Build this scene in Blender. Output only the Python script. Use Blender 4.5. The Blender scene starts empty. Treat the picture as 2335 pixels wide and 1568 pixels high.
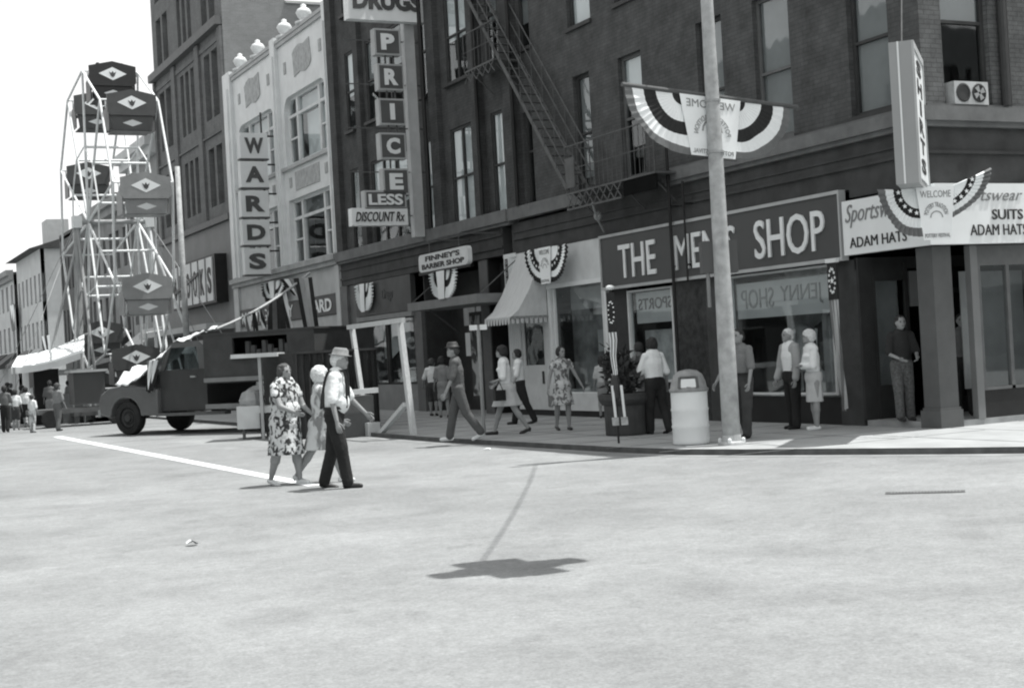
import bpy, math, random
from mathutils import Vector, Matrix, noise
import numpy as np
random.seed(7)
R = math.radians
PI = math.pi
sc = bpy.context.scene
COL = sc.collection

# ------------------------------------------------------------------ camera (solved from the street's vanishing point)
FOC, CX, CY, EYE = 3243.0, 1167.5, 784.0, 1.72          # focal length in 2335-wide pixels
def nrm(v): return Vector(v).normalized()
_Y = nrm((-1607, -106, FOC)); _h = Vector((math.cos(R(3.2)), math.sin(R(3.2)), 0))
_Z = _h.cross(_Y).normalized()
if _Z.y < 0: _Z = -_Z
_X = _Z.cross(_Y).normalized()
if _X.x < 0: _X = -_X
MC = Matrix((_X, _Y, _Z))                                # camera(right,up,forward) -> world
def ray(px, py): return MC @ Vector(((px-CX)/FOC, -(py-CY)/FOC, 1.0))
_r = ray(2148, 976); CAM = -_r*((0.15-EYE)/_r.z); CAM.z = EYE
def onX(px, py, X=0.0):
    r = ray(px, py); return CAM + r*((X-CAM.x)/r.x)
def onY(px, py, Y=0.0):
    r = ray(px, py); return CAM + r*((Y-CAM.y)/r.y)
def onZ(px, py, Z=0.06):
    r = ray(px, py); return CAM + r*((Z-CAM.z)/r.z)
cam = bpy.data.cameras.new('camera'); camo = bpy.data.objects.new('camera', cam); COL.objects.link(camo)
cam.sensor_width = 36; cam.lens = FOC/2335*36; cam.clip_end = 3000; cam.clip_start = 0.1
rt, up, fw = MC.col[0], MC.col[1], MC.col[2]
camo.matrix_world = Matrix(((rt.x, up.x, -fw.x, CAM.x), (rt.y, up.y, -fw.y, CAM.y), (rt.z, up.z, -fw.z, CAM.z), (0, 0, 0, 1)))
sc.camera = camo
RT = Vector((rt.x, rt.y, 0)).normalized(); FW = Vector((fw.x, fw.y, 0)).normalized()

# ------------------------------------------------------------------ light
SUNV = Vector((.35, -.10, 1)).normalized()
el = math.asin(SUNV.z)
w = bpy.data.worlds.new('World'); sc.world = w; w.use_nodes = True
nt = w.node_tree; nt.nodes.clear()
o_ = nt.nodes.new('ShaderNodeOutputWorld'); b_ = nt.nodes.new('ShaderNodeBackground'); s_ = nt.nodes.new('ShaderNodeTexSky'); bw = nt.nodes.new('ShaderNodeRGBToBW')
s_.sky_type = 'NISHITA'; s_.sun_disc = False; s_.sun_elevation = el; s_.sun_rotation = math.atan2(SUNV.x, SUNV.y); s_.dust_density = 2.0
pw = nt.nodes.new('ShaderNodeMath'); pw.operation = 'POWER'; pw.inputs[1].default_value = .25      # hazy, evenly white sky
mu = nt.nodes.new('ShaderNodeMath'); mu.operation = 'MULTIPLY'; mu.inputs[1].default_value = 2.9
nt.links.new(s_.outputs[0], bw.inputs[0]); nt.links.new(bw.outputs[0], pw.inputs[0]); nt.links.new(pw.outputs[0], mu.inputs[0]); nt.links.new(mu.outputs[0], b_.inputs[0]); nt.links.new(b_.outputs[0], o_.inputs[0])
b_.inputs[1].default_value = 0.15
sl = bpy.data.lights.new('sun', 'SUN'); sl.energy = 3.3; sl.angle = R(0.5); sl.color = (1, .99, .97)
so = bpy.data.objects.new('sun', sl); COL.objects.link(so); so.rotation_euler = (-SUNV).to_track_quat('-Z', 'Y').to_euler(); so.location = (0, 0, 40)
sc.view_settings.view_transform = 'Standard'; sc.view_settings.look = 'None'; sc.view_settings.gamma = 1; sc.view_settings.use_curve_mapping = False
sc.view_settings.exposure = 0.9
try: sc.cycles.filter_width = 2.1
except Exception: pass

# ------------------------------------------------------------------ materials
MATS = {}
def gcol(v): return (v*.965, v*1.0, v*1.005, 1)
def mat(name, v, rough=.8, amp=.12, scale=3.0, bump=0.0, metal=0.0, stretch=(1, 1, 1), spec=.3, fine=0.0):
    if name in MATS: return MATS[name]
    m = bpy.data.materials.new(name); m.use_nodes = True; MATS[name] = m
    n = m.node_tree.nodes; l = m.node_tree.links; p = n['Principled BSDF']
    p.inputs['Roughness'].default_value = rough; p.inputs['Metallic'].default_value = metal
    p.inputs['Specular IOR Level'].default_value = spec
    tc = n.new('ShaderNodeNewGeometry'); mp = n.new('ShaderNodeMapping'); mp.inputs['Scale'].default_value = stretch
    l.new(tc.outputs['Position'], mp.inputs[0])
    nz = n.new('ShaderNodeTexNoise'); nz.inputs['Scale'].default_value = scale; nz.inputs['Detail'].default_value = 6; nz.inputs['Roughness'].default_value = .6
    l.new(mp.outputs[0], nz.inputs['Vector'])
    cr = n.new('ShaderNodeValToRGB'); cr.color_ramp.elements[0].position = .3; cr.color_ramp.elements[1].position = .7
    cr.color_ramp.elements[0].color = gcol(max(v*(1-amp), .003)); cr.color_ramp.elements[1].color = gcol(min(v*(1+amp), .95))
    l.new(nz.outputs[0], cr.inputs[0]); l.new(cr.outputs[0], p.inputs['Base Color'])
    if bump:
        bp = n.new('ShaderNodeBump'); bp.inputs['Strength'].default_value = bump; bp.inputs['Distance'].default_value = .02
        l.new(nz.outputs[0], bp.inputs['Height']); l.new(bp.outputs[0], p.inputs['Normal'])
    return m
def brick(name, v, mortar=.8, bw_=.21, bh=.075, grime=.25):
    if name in MATS: return MATS[name]
    m = bpy.data.materials.new(name); m.use_nodes = True; MATS[name] = m
    n = m.node_tree.nodes; l = m.node_tree.links; p = n['Principled BSDF']; p.inputs['Roughness'].default_value = .85
    p.inputs['Specular IOR Level'].default_value = .15
    g = n.new('ShaderNodeNewGeometry'); sp = n.new('ShaderNodeSeparateXYZ'); l.new(g.outputs['Position'], sp.inputs[0])
    ad = n.new('ShaderNodeMath'); l.new(sp.outputs[0], ad.inputs[0]); l.new(sp.outputs[1], ad.inputs[1])
    cb = n.new('ShaderNodeCombineXYZ'); l.new(ad.outputs[0], cb.inputs[0]); l.new(sp.outputs[2], cb.inputs[1])
    br = n.new('ShaderNodeTexBrick'); l.new(cb.outputs[0], br.inputs[0])
    br.inputs['Scale'].default_value = 1; br.inputs['Brick Width'].default_value = bw_; br.inputs['Row Height'].default_value = bh
    br.inputs['Mortar Size'].default_value = .008; br.inputs['Color1'].default_value = gcol(v*.92); br.inputs['Color2'].default_value = gcol(v*1.08)
    br.inputs['Mortar'].default_value = gcol(v*mortar); br.inputs['Bias'].default_value = -.1
    nz = n.new('ShaderNodeTexNoise'); nz.inputs['Scale'].default_value = 1.6; nz.inputs['Detail'].default_value = 10; nz.inputs['Roughness'].default_value = .75
    l.new(g.outputs['Position'], nz.inputs['Vector'])
    mr = n.new('ShaderNodeMapRange'); mr.inputs[1].default_value = .3; mr.inputs[2].default_value = .7; mr.inputs[3].default_value = 1-grime; mr.inputs[4].default_value = 1+grime
    l.new(nz.outputs[0], mr.inputs[0])
    mx = n.new('ShaderNodeVectorMath'); mx.operation = 'SCALE'; l.new(br.outputs[0], mx.inputs[0]); l.new(mr.outputs[0], mx.inputs['Scale'])
    l.new(mx.outputs[0], p.inputs['Base Color'])
    bp = n.new('ShaderNodeBump'); bp.inputs['Strength'].default_value = .4; bp.inputs['Distance'].default_value = .01; bp.invert = True
    l.new(br.outputs['Fac'], bp.inputs['Height']); l.new(bp.outputs[0], p.inputs['Normal'])
    return m
def glass(name='window_glass', tint=.85, refl=.35):
    if name in MATS: return MATS[name]
    m = bpy.data.materials.new(name); m.use_nodes = True; MATS[name] = m
    n = m.node_tree.nodes; l = m.node_tree.links; n.clear()
    o = n.new('ShaderNodeOutputMaterial'); mx = n.new('ShaderNodeMixShader'); t = n.new('ShaderNodeBsdfTransparent'); g = n.new('ShaderNodeBsdfGlossy')
    t.inputs[0].default_value = gcol(tint); g.inputs[0].default_value = gcol(.85); g.inputs['Roughness'].default_value = .03
    fr = n.new('ShaderNodeLayerWeight'); fr.inputs[0].default_value = .25
    ad = n.new('ShaderNodeMath'); ad.operation = 'MULTIPLY_ADD'; ad.inputs[1].default_value = .35; ad.inputs[2].default_value = refl*.15
    l.new(fr.outputs['Facing'], ad.inputs[0]); l.new(ad.outputs[0], mx.inputs[0]); l.new(t.outputs[0], mx.inputs[1]); l.new(g.outputs[0], mx.inputs[2]); l.new(mx.outputs[0], o.inputs[0])
    nz = n.new('ShaderNodeTexNoise'); nz.inputs['Scale'].default_value = 1.3; bp = n.new('ShaderNodeBump'); bp.inputs['Strength'].default_value = .15; bp.inputs['Distance'].default_value = .05
    l.new(nz.outputs[0], bp.inputs['Height']); l.new(bp.outputs[0], g.inputs['Normal'])
    return m
def pattern(name, a, b, scale=14, thr=.5, stretch=(1, 1, 1), kind='noise'):
    if name in MATS: return MATS[name]
    m = bpy.data.materials.new(name); m.use_nodes = True; MATS[name] = m
    n = m.node_tree.nodes; l = m.node_tree.links; p = n['Principled BSDF']; p.inputs['Roughness'].default_value = .9; p.inputs['Specular IOR Level'].default_value = .1
    tc = n.new('ShaderNodeTexCoord'); mp = n.new('ShaderNodeMapping'); mp.inputs['Scale'].default_value = stretch; l.new(tc.outputs['Object'], mp.inputs[0])
    if kind == 'wave':
        nz = n.new('ShaderNodeTexWave'); nz.inputs['Scale'].default_value = scale; nz.inputs['Distortion'].default_value = .6
    else:
        nz = n.new('ShaderNodeTexNoise'); nz.inputs['Scale'].default_value = scale; nz.inputs['Detail'].default_value = 2; nz.inputs['Distortion'].default_value = .6
    l.new(mp.outputs[0], nz.inputs['Vector'])
    cr = n.new('ShaderNodeValToRGB'); cr.color_ramp.elements[0].position = thr-.05; cr.color_ramp.elements[1].position = thr+.05
    cr.color_ramp.elements[0].color = gcol(a); cr.color_ramp.elements[1].color = gcol(b)
    l.new(nz.outputs[0], cr.inputs[0]); l.new(cr.outputs[0], p.inputs['Base Color'])
    return m

BRICK = brick('dark_brick', .085, grime=.4)
BRICK2 = brick('drug_brick', .075, grime=.4)
BRICK3 = brick('tall_brick', .165)
BRICKP = brick('pale_brick', .24, mortar=1.1, grime=.15)
BRICKC = brick('corner_brick', .115, mortar=.7, grime=.55)
STONE = mat('ledge_stone', .15, .85, .2, 2.5, .3)
ENTAB = mat('dark_entablature', .05, .7, .35, 2.2)
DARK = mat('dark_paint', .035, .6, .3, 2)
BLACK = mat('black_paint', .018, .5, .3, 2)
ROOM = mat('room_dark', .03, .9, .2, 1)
WHITE = mat('white_paint', .74, .55, .06, 3)
WHITEW = mat('weathered_white', .62, .75, .12, 2.2)
TERRA = mat('white_terracotta', .66, .5, .09, 1.6, .1)
TERRAD = mat('terracotta_patch', .38, .9, .25, 5, .4)
GREY = mat('mid_grey_paint', .22, .6, .15, 2)
LGREY = mat('light_grey_paint', .42, .6, .12, 2)
FRAME = mat('window_frame_grey', .12, .6, .15, 4)
FRAMED = mat('window_frame_dark', .045, .6, .2, 4)
BLIND = mat('roller_blind', .72, .9, .08, 1.5)
BLINDG = mat('grey_blind', .26, .9, .12, 1.5)
SIGNG = mat('sign_grey', .075, .5, .1, 1)
SIGNW = mat('sign_white', .78, .45, .05, 2)
INK = mat('sign_ink', .03, .6, .1, 2)
STEEL = mat('galvanised_steel', .36, .45, .15, 5, metal=.3)
IRON = mat('iron_work', .10, .7, .25, 5)
POLE = mat('pole_paint', .38, .6, .25, 6, .3)
WOOD = mat('pale_timber', .55, .8, .15, 6, stretch=(8, 8, 1))
GLASS = glass()
GLASSD = glass('shop_glass', .88, .6)
SKIN = mat('skin', .29, .6, .06, 8)
HAIRD = mat('dark_hair', .03, .7, .4, 40)
HAIRW = mat('white_hair', .62, .8, .25, 40)
HAIRM = mat('brown_hair', .07, .7, .4, 40)
CLW = mat('white_cotton', .78, .9, .07, 6)
CLG = mat('grey_cotton', .24, .9, .15, 6)
CLM = mat('mid_grey_cloth', .14, .9, .15, 6)
CLL = mat('light_grey_cloth', .5, .9, .1, 6)
CLD = mat('black_trousers', .022, .9, .3, 5)
CLJ = mat('dark_jeans', .06, .9, .25, 6)
LEA = mat('black_leather', .02, .4, .2, 6)
SHW = mat('white_shoe', .7, .6, .1, 6)
FLAGD = mat('flag_dark', .03, .9, .2, 3)
FLAGG = mat('flag_red_as_grey', .17, .9, .12, 3)
FLAGW = mat('flag_white', .86, .9, .05, 3)
LEAF = mat('leaf', .06, .7, .5, 9)
RUB = mat('tyre_rubber', .025, .8, .3, 8)
CANVAS = mat('white_canvas', .80, .9, .06, 3)
BOOTHC = mat('dark_canvas', .035, .9, .25, 3)

S2 = bpy.data.scenes.new('workbench')
# ------------------------------------------------------------------ mesh helpers
class MB:
    def __init__(s): s.v = []; s.f = []; s.m = []; s.pc = []
    def add(s, vs, fs, mi=0, T=None):
        k = len(s.v); s.pc.append((k, len(s.f)))
        for p in vs:
            p = Vector(p)
            if T is not None: p = T @ p
            s.v.append(p)
        for f in fs: s.f.append([i+k for i in f]); s.m.append(mi)
        return s
    def box(s, x0, x1, y0, y1, z0, z1, mi=0, T=None):
        if x0 > x1: x0, x1 = x1, x0
        if y0 > y1: y0, y1 = y1, y0
        if z0 > z1: z0, z1 = z1, z0
        v = [(x0, y0, z0), (x1, y0, z0), (x1, y1, z0), (x0, y1, z0), (x0, y0, z1), (x1, y0, z1), (x1, y1, z1), (x0, y1, z1)]
        return s.add(v, [(0, 3, 2, 1), (4, 5, 6, 7), (0, 1, 5, 4), (1, 2, 6, 5), (2, 3, 7, 6), (3, 0, 4, 7)], mi, T)
    def tube(s, a, b, r0, r1=None, n=8, mi=0, cap=True, T=None):
        a = Vector(a); b = Vector(b); r1 = r0 if r1 is None else r1
        d = (b-a).normalized(); q = d.to_track_quat('Z', 'Y'); vs = []
        for c, r in ((a, r0), (b, r1)):
            for i in range(n):
                t = 2*PI*i/n; vs.append(c + q @ Vector((r*math.cos(t), r*math.sin(t), 0)))
        fs = [(i, (i+1) % n, n+(i+1) % n, n+i) for i in range(n)]
        if cap: fs += [tuple(range(n-1, -1, -1)), tuple(range(n, 2*n))]
        return s.add(vs, fs, mi, T)
    def bar(s, a, b, w_, h_, mi=0, upv=(0, 0, 1), T=None):       # rectangular bar
        a = Vector(a); b = Vector(b); d = (b-a).normalized(); u = Vector(upv)
        if abs(d.dot(u)) > .98: u = Vector((1, 0, 0))
        sd = d.cross(u).normalized(); u2 = sd.cross(d).normalized(); vs = []
        for c in (a, b):
            for i, j in ((-1, -1), (1, -1), (1, 1), (-1, 1)): vs.append(c+sd*(i*w_/2)+u2*(j*h_/2))
        return s.add(vs, [(0, 1, 5, 4), (1, 2, 6, 5), (2, 3, 7, 6), (3, 0, 4, 7), (3, 2, 1, 0), (4, 5, 6, 7)], mi, T)
    def lathe(s, prof, c=(0, 0, 0), n=20, mi=0, T=None, sx=1, sy=1):
        vs = []; fs = []
        for r, z in prof:
            for i in range(n):
                t = 2*PI*i/n; vs.append((c[0]+r*sx*math.cos(t), c[1]+r*sy*math.sin(t), c[2]+z))
        for k in range(len(prof)-1):
            for i in range(n): fs.append((k*n+i, k*n+(i+1) % n, (k+1)*n+(i+1) % n, (k+1)*n+i))
        fs.append(tuple(range(n-1, -1, -1))); fs.append(tuple(range((len(prof)-1)*n, len(prof)*n)))
        return s.add(vs, fs, mi, T)
    def prism(s, pts, o, u, v, th, mi=0):                        # polygon pts (a,b) in plane o+a*u+b*v, extruded along th (vector)
        o = Vector(o); u = Vector(u); v = Vector(v); th = Vector(th); n = len(pts)
        vs = [o+u*a+v*b for a, b in pts] + [o+u*a+v*b+th for a, b in pts]
        return s.add(vs, [tuple(range(n)), tuple(range(2*n-1, n-1, -1))]+[(i, n+i, n+(i+1) % n, (i+1) % n) for i in range(n)], mi)
    def ell(s, c, r, mi=0, nu=14, nv=9, rot=None):
        c = Vector(c); vs = [Vector((0, 0, 1))]; fs = []
        for j in range(1, nv):
            p = PI*j/nv
            for i in range(nu): t = 2*PI*i/nu; vs.append(Vector((math.sin(p)*math.cos(t), math.sin(p)*math.sin(t), math.cos(p))))
        vs.append(Vector((0, 0, -1))); L = len(vs)-1
        for i in range(nu): fs.append((0, 1+i, 1+(i+1) % nu)); fs.append((L, 1+(nv-2)*nu+(i+1) % nu, 1+(nv-2)*nu+i))
        for j in range(nv-2):
            for i in range(nu): a = 1+j*nu; fs.append((a+i, a+nu+i, a+nu+(i+1) % nu, a+(i+1) % nu))
        out = []
        for p in vs:
            p = Vector((p.x*r[0], p.y*r[1], p.z*r[2]))
            if rot is not None: p = rot @ p
            out.append(c+p)
        return s.add(out, fs, mi)
    def cap(s, a, b, ra, rb, flat=1.0, fax=(0, 1, 0), n=12):      # tapered capsule, optionally flattened along fax
        a = Vector(a); b = Vector(b); d = (b-a); L = d.length; d = d/L if L > 1e-6 else Vector((0, 0, 1)); q = d.to_track_quat('Z', 'Y'); fax = Vector(fax)
        vs = []; fs = []; rings = []
        for k in range(4): t = -PI/2*(1-k/4); rings.append((a, ra, t))
        for k in range(0, 5): t = PI/2*k/4; rings.append((b, rb, t))
        rings = rings[1:-1]
        def P(c, x, y, z):
            w_ = q @ Vector((x, y, z)); w_ = w_ - fax*(w_.dot(fax)*(1-flat)); return c+w_
        for c, r, t in rings:
            for i in range(n): u = 2*PI*i/n; vs.append(P(c, r*math.cos(t)*math.cos(u), r*math.cos(t)*math.sin(u), r*math.sin(t)))
        m = len(rings)
        for k in range(m-1):
            for i in range(n): fs.append((k*n+i, k*n+(i+1) % n, (k+1)*n+(i+1) % n, (k+1)*n+i))
        vs.append(P(a, 0, 0, -ra)); vs.append(P(b, 0, 0, rb)); A = len(vs)-2
        for i in range(n): fs.append((A, (i+1) % n, i)); fs.append((A+1, (m-1)*n+i, (m-1)*n+(i+1) % n))
        return s.add(vs, fs)
    def each(s, name, mats, parent=None, smooth=False, size=None):
        """every separate closed piece becomes a part of its own"""
        out = []
        for i, (v0, f0) in enumerate(s.pc):
            v1, f1 = s.pc[i+1] if i+1 < len(s.pc) else (len(s.v), len(s.f))
            q = MB(); q.v = s.v[v0:v1]; q.f = [[k-v0 for k in f] for f in s.f[f0:f1]]; q.m = s.m[f0:f1]; out.append(q.build(name, mats, parent, smooth))
        return out
    def mesh(s, name, off=None):
        me = bpy.data.meshes.new(name)
        vs = s.v if off is None else [p-off for p in s.v]
        me.from_pydata([tuple(p) for p in vs], [], s.f)
        return me
    def build(s, name, mats, parent=None, smooth=False, world=True):
        off = None
        if parent is not None and world: off = wloc(parent)
        me = s.mesh(name, off); me.validate()
        if not isinstance(mats, (list, tuple)): mats = [mats]
        for m in mats: me.materials.append(m)
        if len(mats) > 1 and len(me.polygons) == len(s.m): me.polygons.foreach_set('material_index', s.m)
        if smooth: me.polygons.foreach_set('use_smooth', [True]*len(me.polygons))
        me.update()
        o = bpy.data.objects.new(name, me); COL.objects.link(o)
        if parent is not None: o.parent = parent
        return o
def wloc(o):
    p = Vector((0, 0, 0))
    while o is not None: p += o.location; o = o.parent
    return p
def thing(name, loc, label, cat, group=None, rz=0):
    o = bpy.data.objects.new(name, None); COL.objects.link(o); o.location = loc; o.rotation_euler = (0, 0, rz); o.empty_display_size = .2
    o['label'] = label; o['category'] = cat
    if group: o['group'] = group
    return o
def struct(o): o['kind'] = 'structure'; return o
def copy_tree(o, parent=None):
    c = o.copy(); COL.objects.link(c)
    if parent is not None: c.parent = parent
    for ch in [x for x in CH.get(o.name, [])]: copy_tree(ch, c)
    return c
CH = {}
def index_children(o):
    CH[o.name] = list(o.children)
    for c in o.children: index_children(c)

def text(s, parent, c, u, v, w_, h_, m, bold=.02, shear=0, th=.01, name='lettering', space=1.0, world=True, arc=None):
    """lettering fitted to a w x h box centred on c; u = reading direction, v = up"""
    cu = bpy.data.curves.new('t', 'FONT'); cu.body = s; cu.size = 1; cu.offset = 0 if 'M' in s else bold; cu.shear = shear; cu.extrude = .01; cu.resolution_u = 3; cu.space_character = space
    ob = bpy.data.objects.new('t', cu); S2.collection.objects.link(ob)
    S2.view_layers[0].update(); dg = S2.view_layers[0].depsgraph; me = bpy.data.meshes.new_from_object(ob.evaluated_get(dg))
    bpy.data.objects.remove(ob); bpy.data.curves.remove(cu)
    u = Vector(u).normalized(); v = Vector(v).normalized(); nn = u.cross(v)
    xs = [p.co.x for p in me.vertices]; ys = [p.co.y for p in me.vertices]
    x0, x1, y0, y1 = min(xs), max(xs), min(ys), max(ys); c = Vector(c); off = wloc(parent) if (parent is not None and world) else Vector((0, 0, 0))
    for p in me.vertices:
        a = ((p.co.x-x0)/(x1-x0)-.5)*w_; b = ((p.co.y-y0)/(y1-y0)-.5)*h_; z = p.co.z/.01*th/2
        if arc:
            t = a/arc; a = (arc+b)*math.sin(t); b = (arc+b)*math.cos(t)-arc
        p.co = c + u*a + v*b + nn*z - off
    me.materials.append(m)
    o = bpy.data.objects.new(name, me); COL.objects.link(o); o.parent = parent
    return o

def wall(name, parent, axis, P, a0, a1, z0, z1, holes, m, depth=.22, sgn=1):
    """wall sheet with openings in plane axis=P; reveals go inward (sgn*depth)."""
    A = sorted(set([a0, a1]+[h[0] for h in holes]+[h[1] for h in holes])); Z = sorted(set([z0, z1]+[h[2] for h in holes]+[h[3] for h in holes]))
    A = [a for a in A if a0 <= a <= a1]; Z = [z for z in Z if z0 <= z <= z1]
    b = MB()
    def pt(a, z, d=0): return (P+sgn*d, a, z) if axis == 'X' else (a, P+sgn*d, z)
    for i in range(len(A)-1):
        for j in range(len(Z)-1):
            ca, cz = (A[i]+A[i+1])/2, (Z[j]+Z[j+1])/2
            if any(h[0] < ca < h[1] and h[2] < cz < h[3] for h in holes): continue
            b.add([pt(A[i], Z[j]), pt(A[i+1], Z[j]), pt(A[i+1], Z[j+1]), pt(A[i], Z[j+1])], [(0, 1, 2, 3)])
    for h in holes:
        c = [(h[0], h[2]), (h[1], h[2]), (h[1], h[3]), (h[0], h[3])]
        for k in range(4):
            p, q = c[k], c[(k+1) % 4]
            b.add([pt(*p), pt(*q), pt(q[0], q[1], depth), pt(p[0], p[1], depth)], [(0, 1, 2, 3)])
    return b.build(name, m, parent)

def window(parent, axis, P, a0, a1, z0, z1, blind=None, blind_to=.0, mull=0, mid=None, fr=.06, fm=None, name='window', sgn=1, sill=True, lower_blind=None, transom=None):
    """sash window: frame (part) > pane, blind (sub-parts). set back .14 from plane P"""
    fm = fm or FRAMED
    def bx(b, a, c, z, y, d0, d1):
        if axis == 'X': b.box(P+sgn*d0, P+sgn*d1, a, c, z, y)
        else: b.box(a, c, P+sgn*d0, P+sgn*d1, z, y)
    b = MB(); d0, d1 = .10, .16
    bx(b, a0, a0+fr, z0, z1, d0, d1); bx(b, a1-fr, a1, z0, z1, d0, d1); bx(b, a0+fr, a1-fr, z0, z0+fr, d0, d1); bx(b, a0+fr, a1-fr, z1-fr, z1, d0, d1)
    mid = (z0+z1)/2 if mid is None else mid
    if mid: bx(b, a0+fr, a1-fr, mid-.025, mid+.025, d0-.01, d1)
    for k in range(mull):
        a = a0+(a1-a0)*(k+1)/(mull+1); bx(b, a-.04, a+.04, z0+fr, z1-fr, d0-.004, d1)
    if transom: bx(b, a0+fr, a1-fr, transom-.03, transom+.03, d0-.003, d1)
    if sill: bx(b, a0-.06, a1+.06, z0-.09, z0-.002, -.06, .1)
    f = b.build(name, fm, parent)
    g = MB()
    d = .135
    if axis == 'X': g.add([(P+sgn*d, a0+.01, z0+.01), (P+sgn*d, a1-.01, z0+.01), (P+sgn*d, a1-.01, z1-.01), (P+sgn*d, a0+.01, z1-.01)], [(0, 1, 2, 3)])
    else: g.add([(a0+.01, P+sgn*d, z0+.01), (a1-.01, P+sgn*d, z0+.01), (a1-.01, P+sgn*d, z1-.01), (a0+.01, P+sgn*d, z1-.01)], [(0, 1, 2, 3)])
    g.build('pane', GLASS, f)
    if blind:
        g = MB(); zb = z0+(z1-z0)*blind_to
        bx(g, a0+fr*.6, a1-fr*.6, zb, z1-.01, .165, .17); g.build('blind', blind, f)
    return f

# ------------------------------------------------------------------ ground, sidewalk, kerb
RZ, SZ = .06, .15
def road_mat():
    m = bpy.data.materials.new('road_surface'); m.use_nodes = True; n = m.node_tree.nodes; l = m.node_tree.links; p = n['Principled BSDF']; p.inputs['Roughness'].default_value = .85; p.inputs['Specular IOR Level'].default_value = .25
    g = n.new('ShaderNodeNewGeometry')
    def nz(s, d=8, r=.6, st=None):
        x = n.new('ShaderNodeTexNoise'); x.inputs['Scale'].default_value = s; x.inputs['Detail'].default_value = d; x.inputs['Roughness'].default_value = r
        if st:
            mp = n.new('ShaderNodeMapping'); mp.inputs['Scale'].default_value = st; mp.inputs['Rotation'].default_value = (0, 0, R(0)); l.new(g.outputs['Position'], mp.inputs[0]); l.new(mp.outputs[0], x.inputs['Vector'])
        else: l.new(g.outputs['Position'], x.inputs['Vector'])
        return x
    def mrg(x, lo, hi, a=.3, b=.7):
        q = n.new('ShaderNodeMapRange'); q.inputs[1].default_value = a; q.inputs[2].default_value = b; q.inputs[3].default_value = lo; q.inputs[4].default_value = hi; l.new(x.outputs[0], q.inputs[0]); return q
    def mul(a, b):
        q = n.new('ShaderNodeMath'); q.operation = 'MULTIPLY'; l.new(a.outputs[0], q.inputs[0]); l.new(b.outputs[0], q.inputs[1]); return q
    A = mrg(nz(.55, 7, .7), .225, .31); B = mrg(nz(3.2, 8, .8), .88, 1.10); C = mrg(nz(45, 5, .9), .66, 1.3); D = mrg(nz(.16, 4, .55), .80, 1.06)
    E_ = mrg(nz(13, 6, .85), .82, 1.14); F_ = mrg(nz(1.1, 8, .7, (.8, .3, 1)), .94, 1.05); G_ = mrg(nz(.8, 4, .6), 1.0, .84, .56, .66); H_ = mrg(nz(2.6, 3, .5), 1.0, .90, .62, .68); q = mul(mul(mul(A, B), mul(C, D)), mul(mul(E_, F_), mul(G_, H_)))
    cb = n.new('ShaderNodeCombineColor'); 
    for i in range(3): l.new(q.outputs[0], cb.inputs[i])
    tn = n.new('ShaderNodeMixRGB'); tn.blend_type = 'MULTIPLY'; tn.inputs[0].default_value = 1; tn.inputs[2].default_value = gcol(1.0); l.new(cb.outputs[0], tn.inputs[1])
    l.new(tn.outputs[0], p.inputs['Base Color'])
    bp = n.new('ShaderNodeBump'); bp.inputs['Strength'].default_value = .35; bp.inputs['Distance'].default_value = .01
    f = nz(90, 3, .7); l.new(f.outputs[0], bp.inputs['Height']); l.new(bp.outputs[0], p.inputs['Normal'])
    return m
ROAD = road_mat()
b = MB(); b.add([(-400, -300, RZ), (500, -300, RZ), (500, 900, RZ), (-400, 900, RZ)], [(0, 1, 2, 3)]); struct(b.build('road', ROAD))
kerb = [(-5.0, 140), (-5.0, 8.14), (-4.78, 4.96), (-4.6, 2.28), (-4.34, .78), (-3.9, -.25), (-3.27, -1.39), (-2.68, -2.45), (-1.99, -3.57), (-1.0, -4.4), (.8, -4.8), (60, -4.8)]
def offs(line, d):
    out = []
    for i, p in enumerate(line):
        a = Vector(line[max(i-1, 0)]); c = Vector(line[min(i+1, len(line)-1)]); t = (c-a).normalized(); out.append((p[0]-t.y*d, p[1]+t.x*d))
    return out
ki = offs(kerb, .16)
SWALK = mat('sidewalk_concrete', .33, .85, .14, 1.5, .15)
KERB = mat('kerb_stone', .34, .85, .2, 3, .2)
b = MB()
for i in range(len(kerb)-1):
    p, q, r, s = kerb[i], kerb[i+1], ki[i+1], ki[i]
    b.add([(*p, 0), (*q, 0), (*q, SZ), (*p, SZ), (*r, SZ), (*s, SZ)], [(0, 1, 2, 3)], 1); b.add([(*p, SZ), (*q, SZ), (*r, SZ), (*s, SZ)], [(0, 1, 2, 3)], 0)
struct(b.build('kerb', [KERB, mat('kerb_face_shade', .10, .9, .3, 4)]))  # shade of the upright face is put into its darker colour
b = MB(); pts = ki + [(60, 140)]
b.add([(x, y, SZ-.004) for x, y in pts], [tuple(range(len(pts)))]); struct(b.build('sidewalk', SWALK))
# paving joints: scored lines as thin dark strips
b = MB()
for k in range(60):
    y = -.9+k*1.5; b.box(-4.8, .0, y, y+.018, SZ-.004, SZ)
for x in (-3.3, -1.7): b.box(x, x+.018, -.9, 88, SZ-.004, SZ-.0005)
for k in range(14): x = -1.4+k*1.5; b.box(x, x+.018, -4.5 if k else -3.6, -.02, SZ-.004, SZ)
struct(b.build('sidewalk_joints', mat('joint_dirt', .2, .9, .2)))
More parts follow.
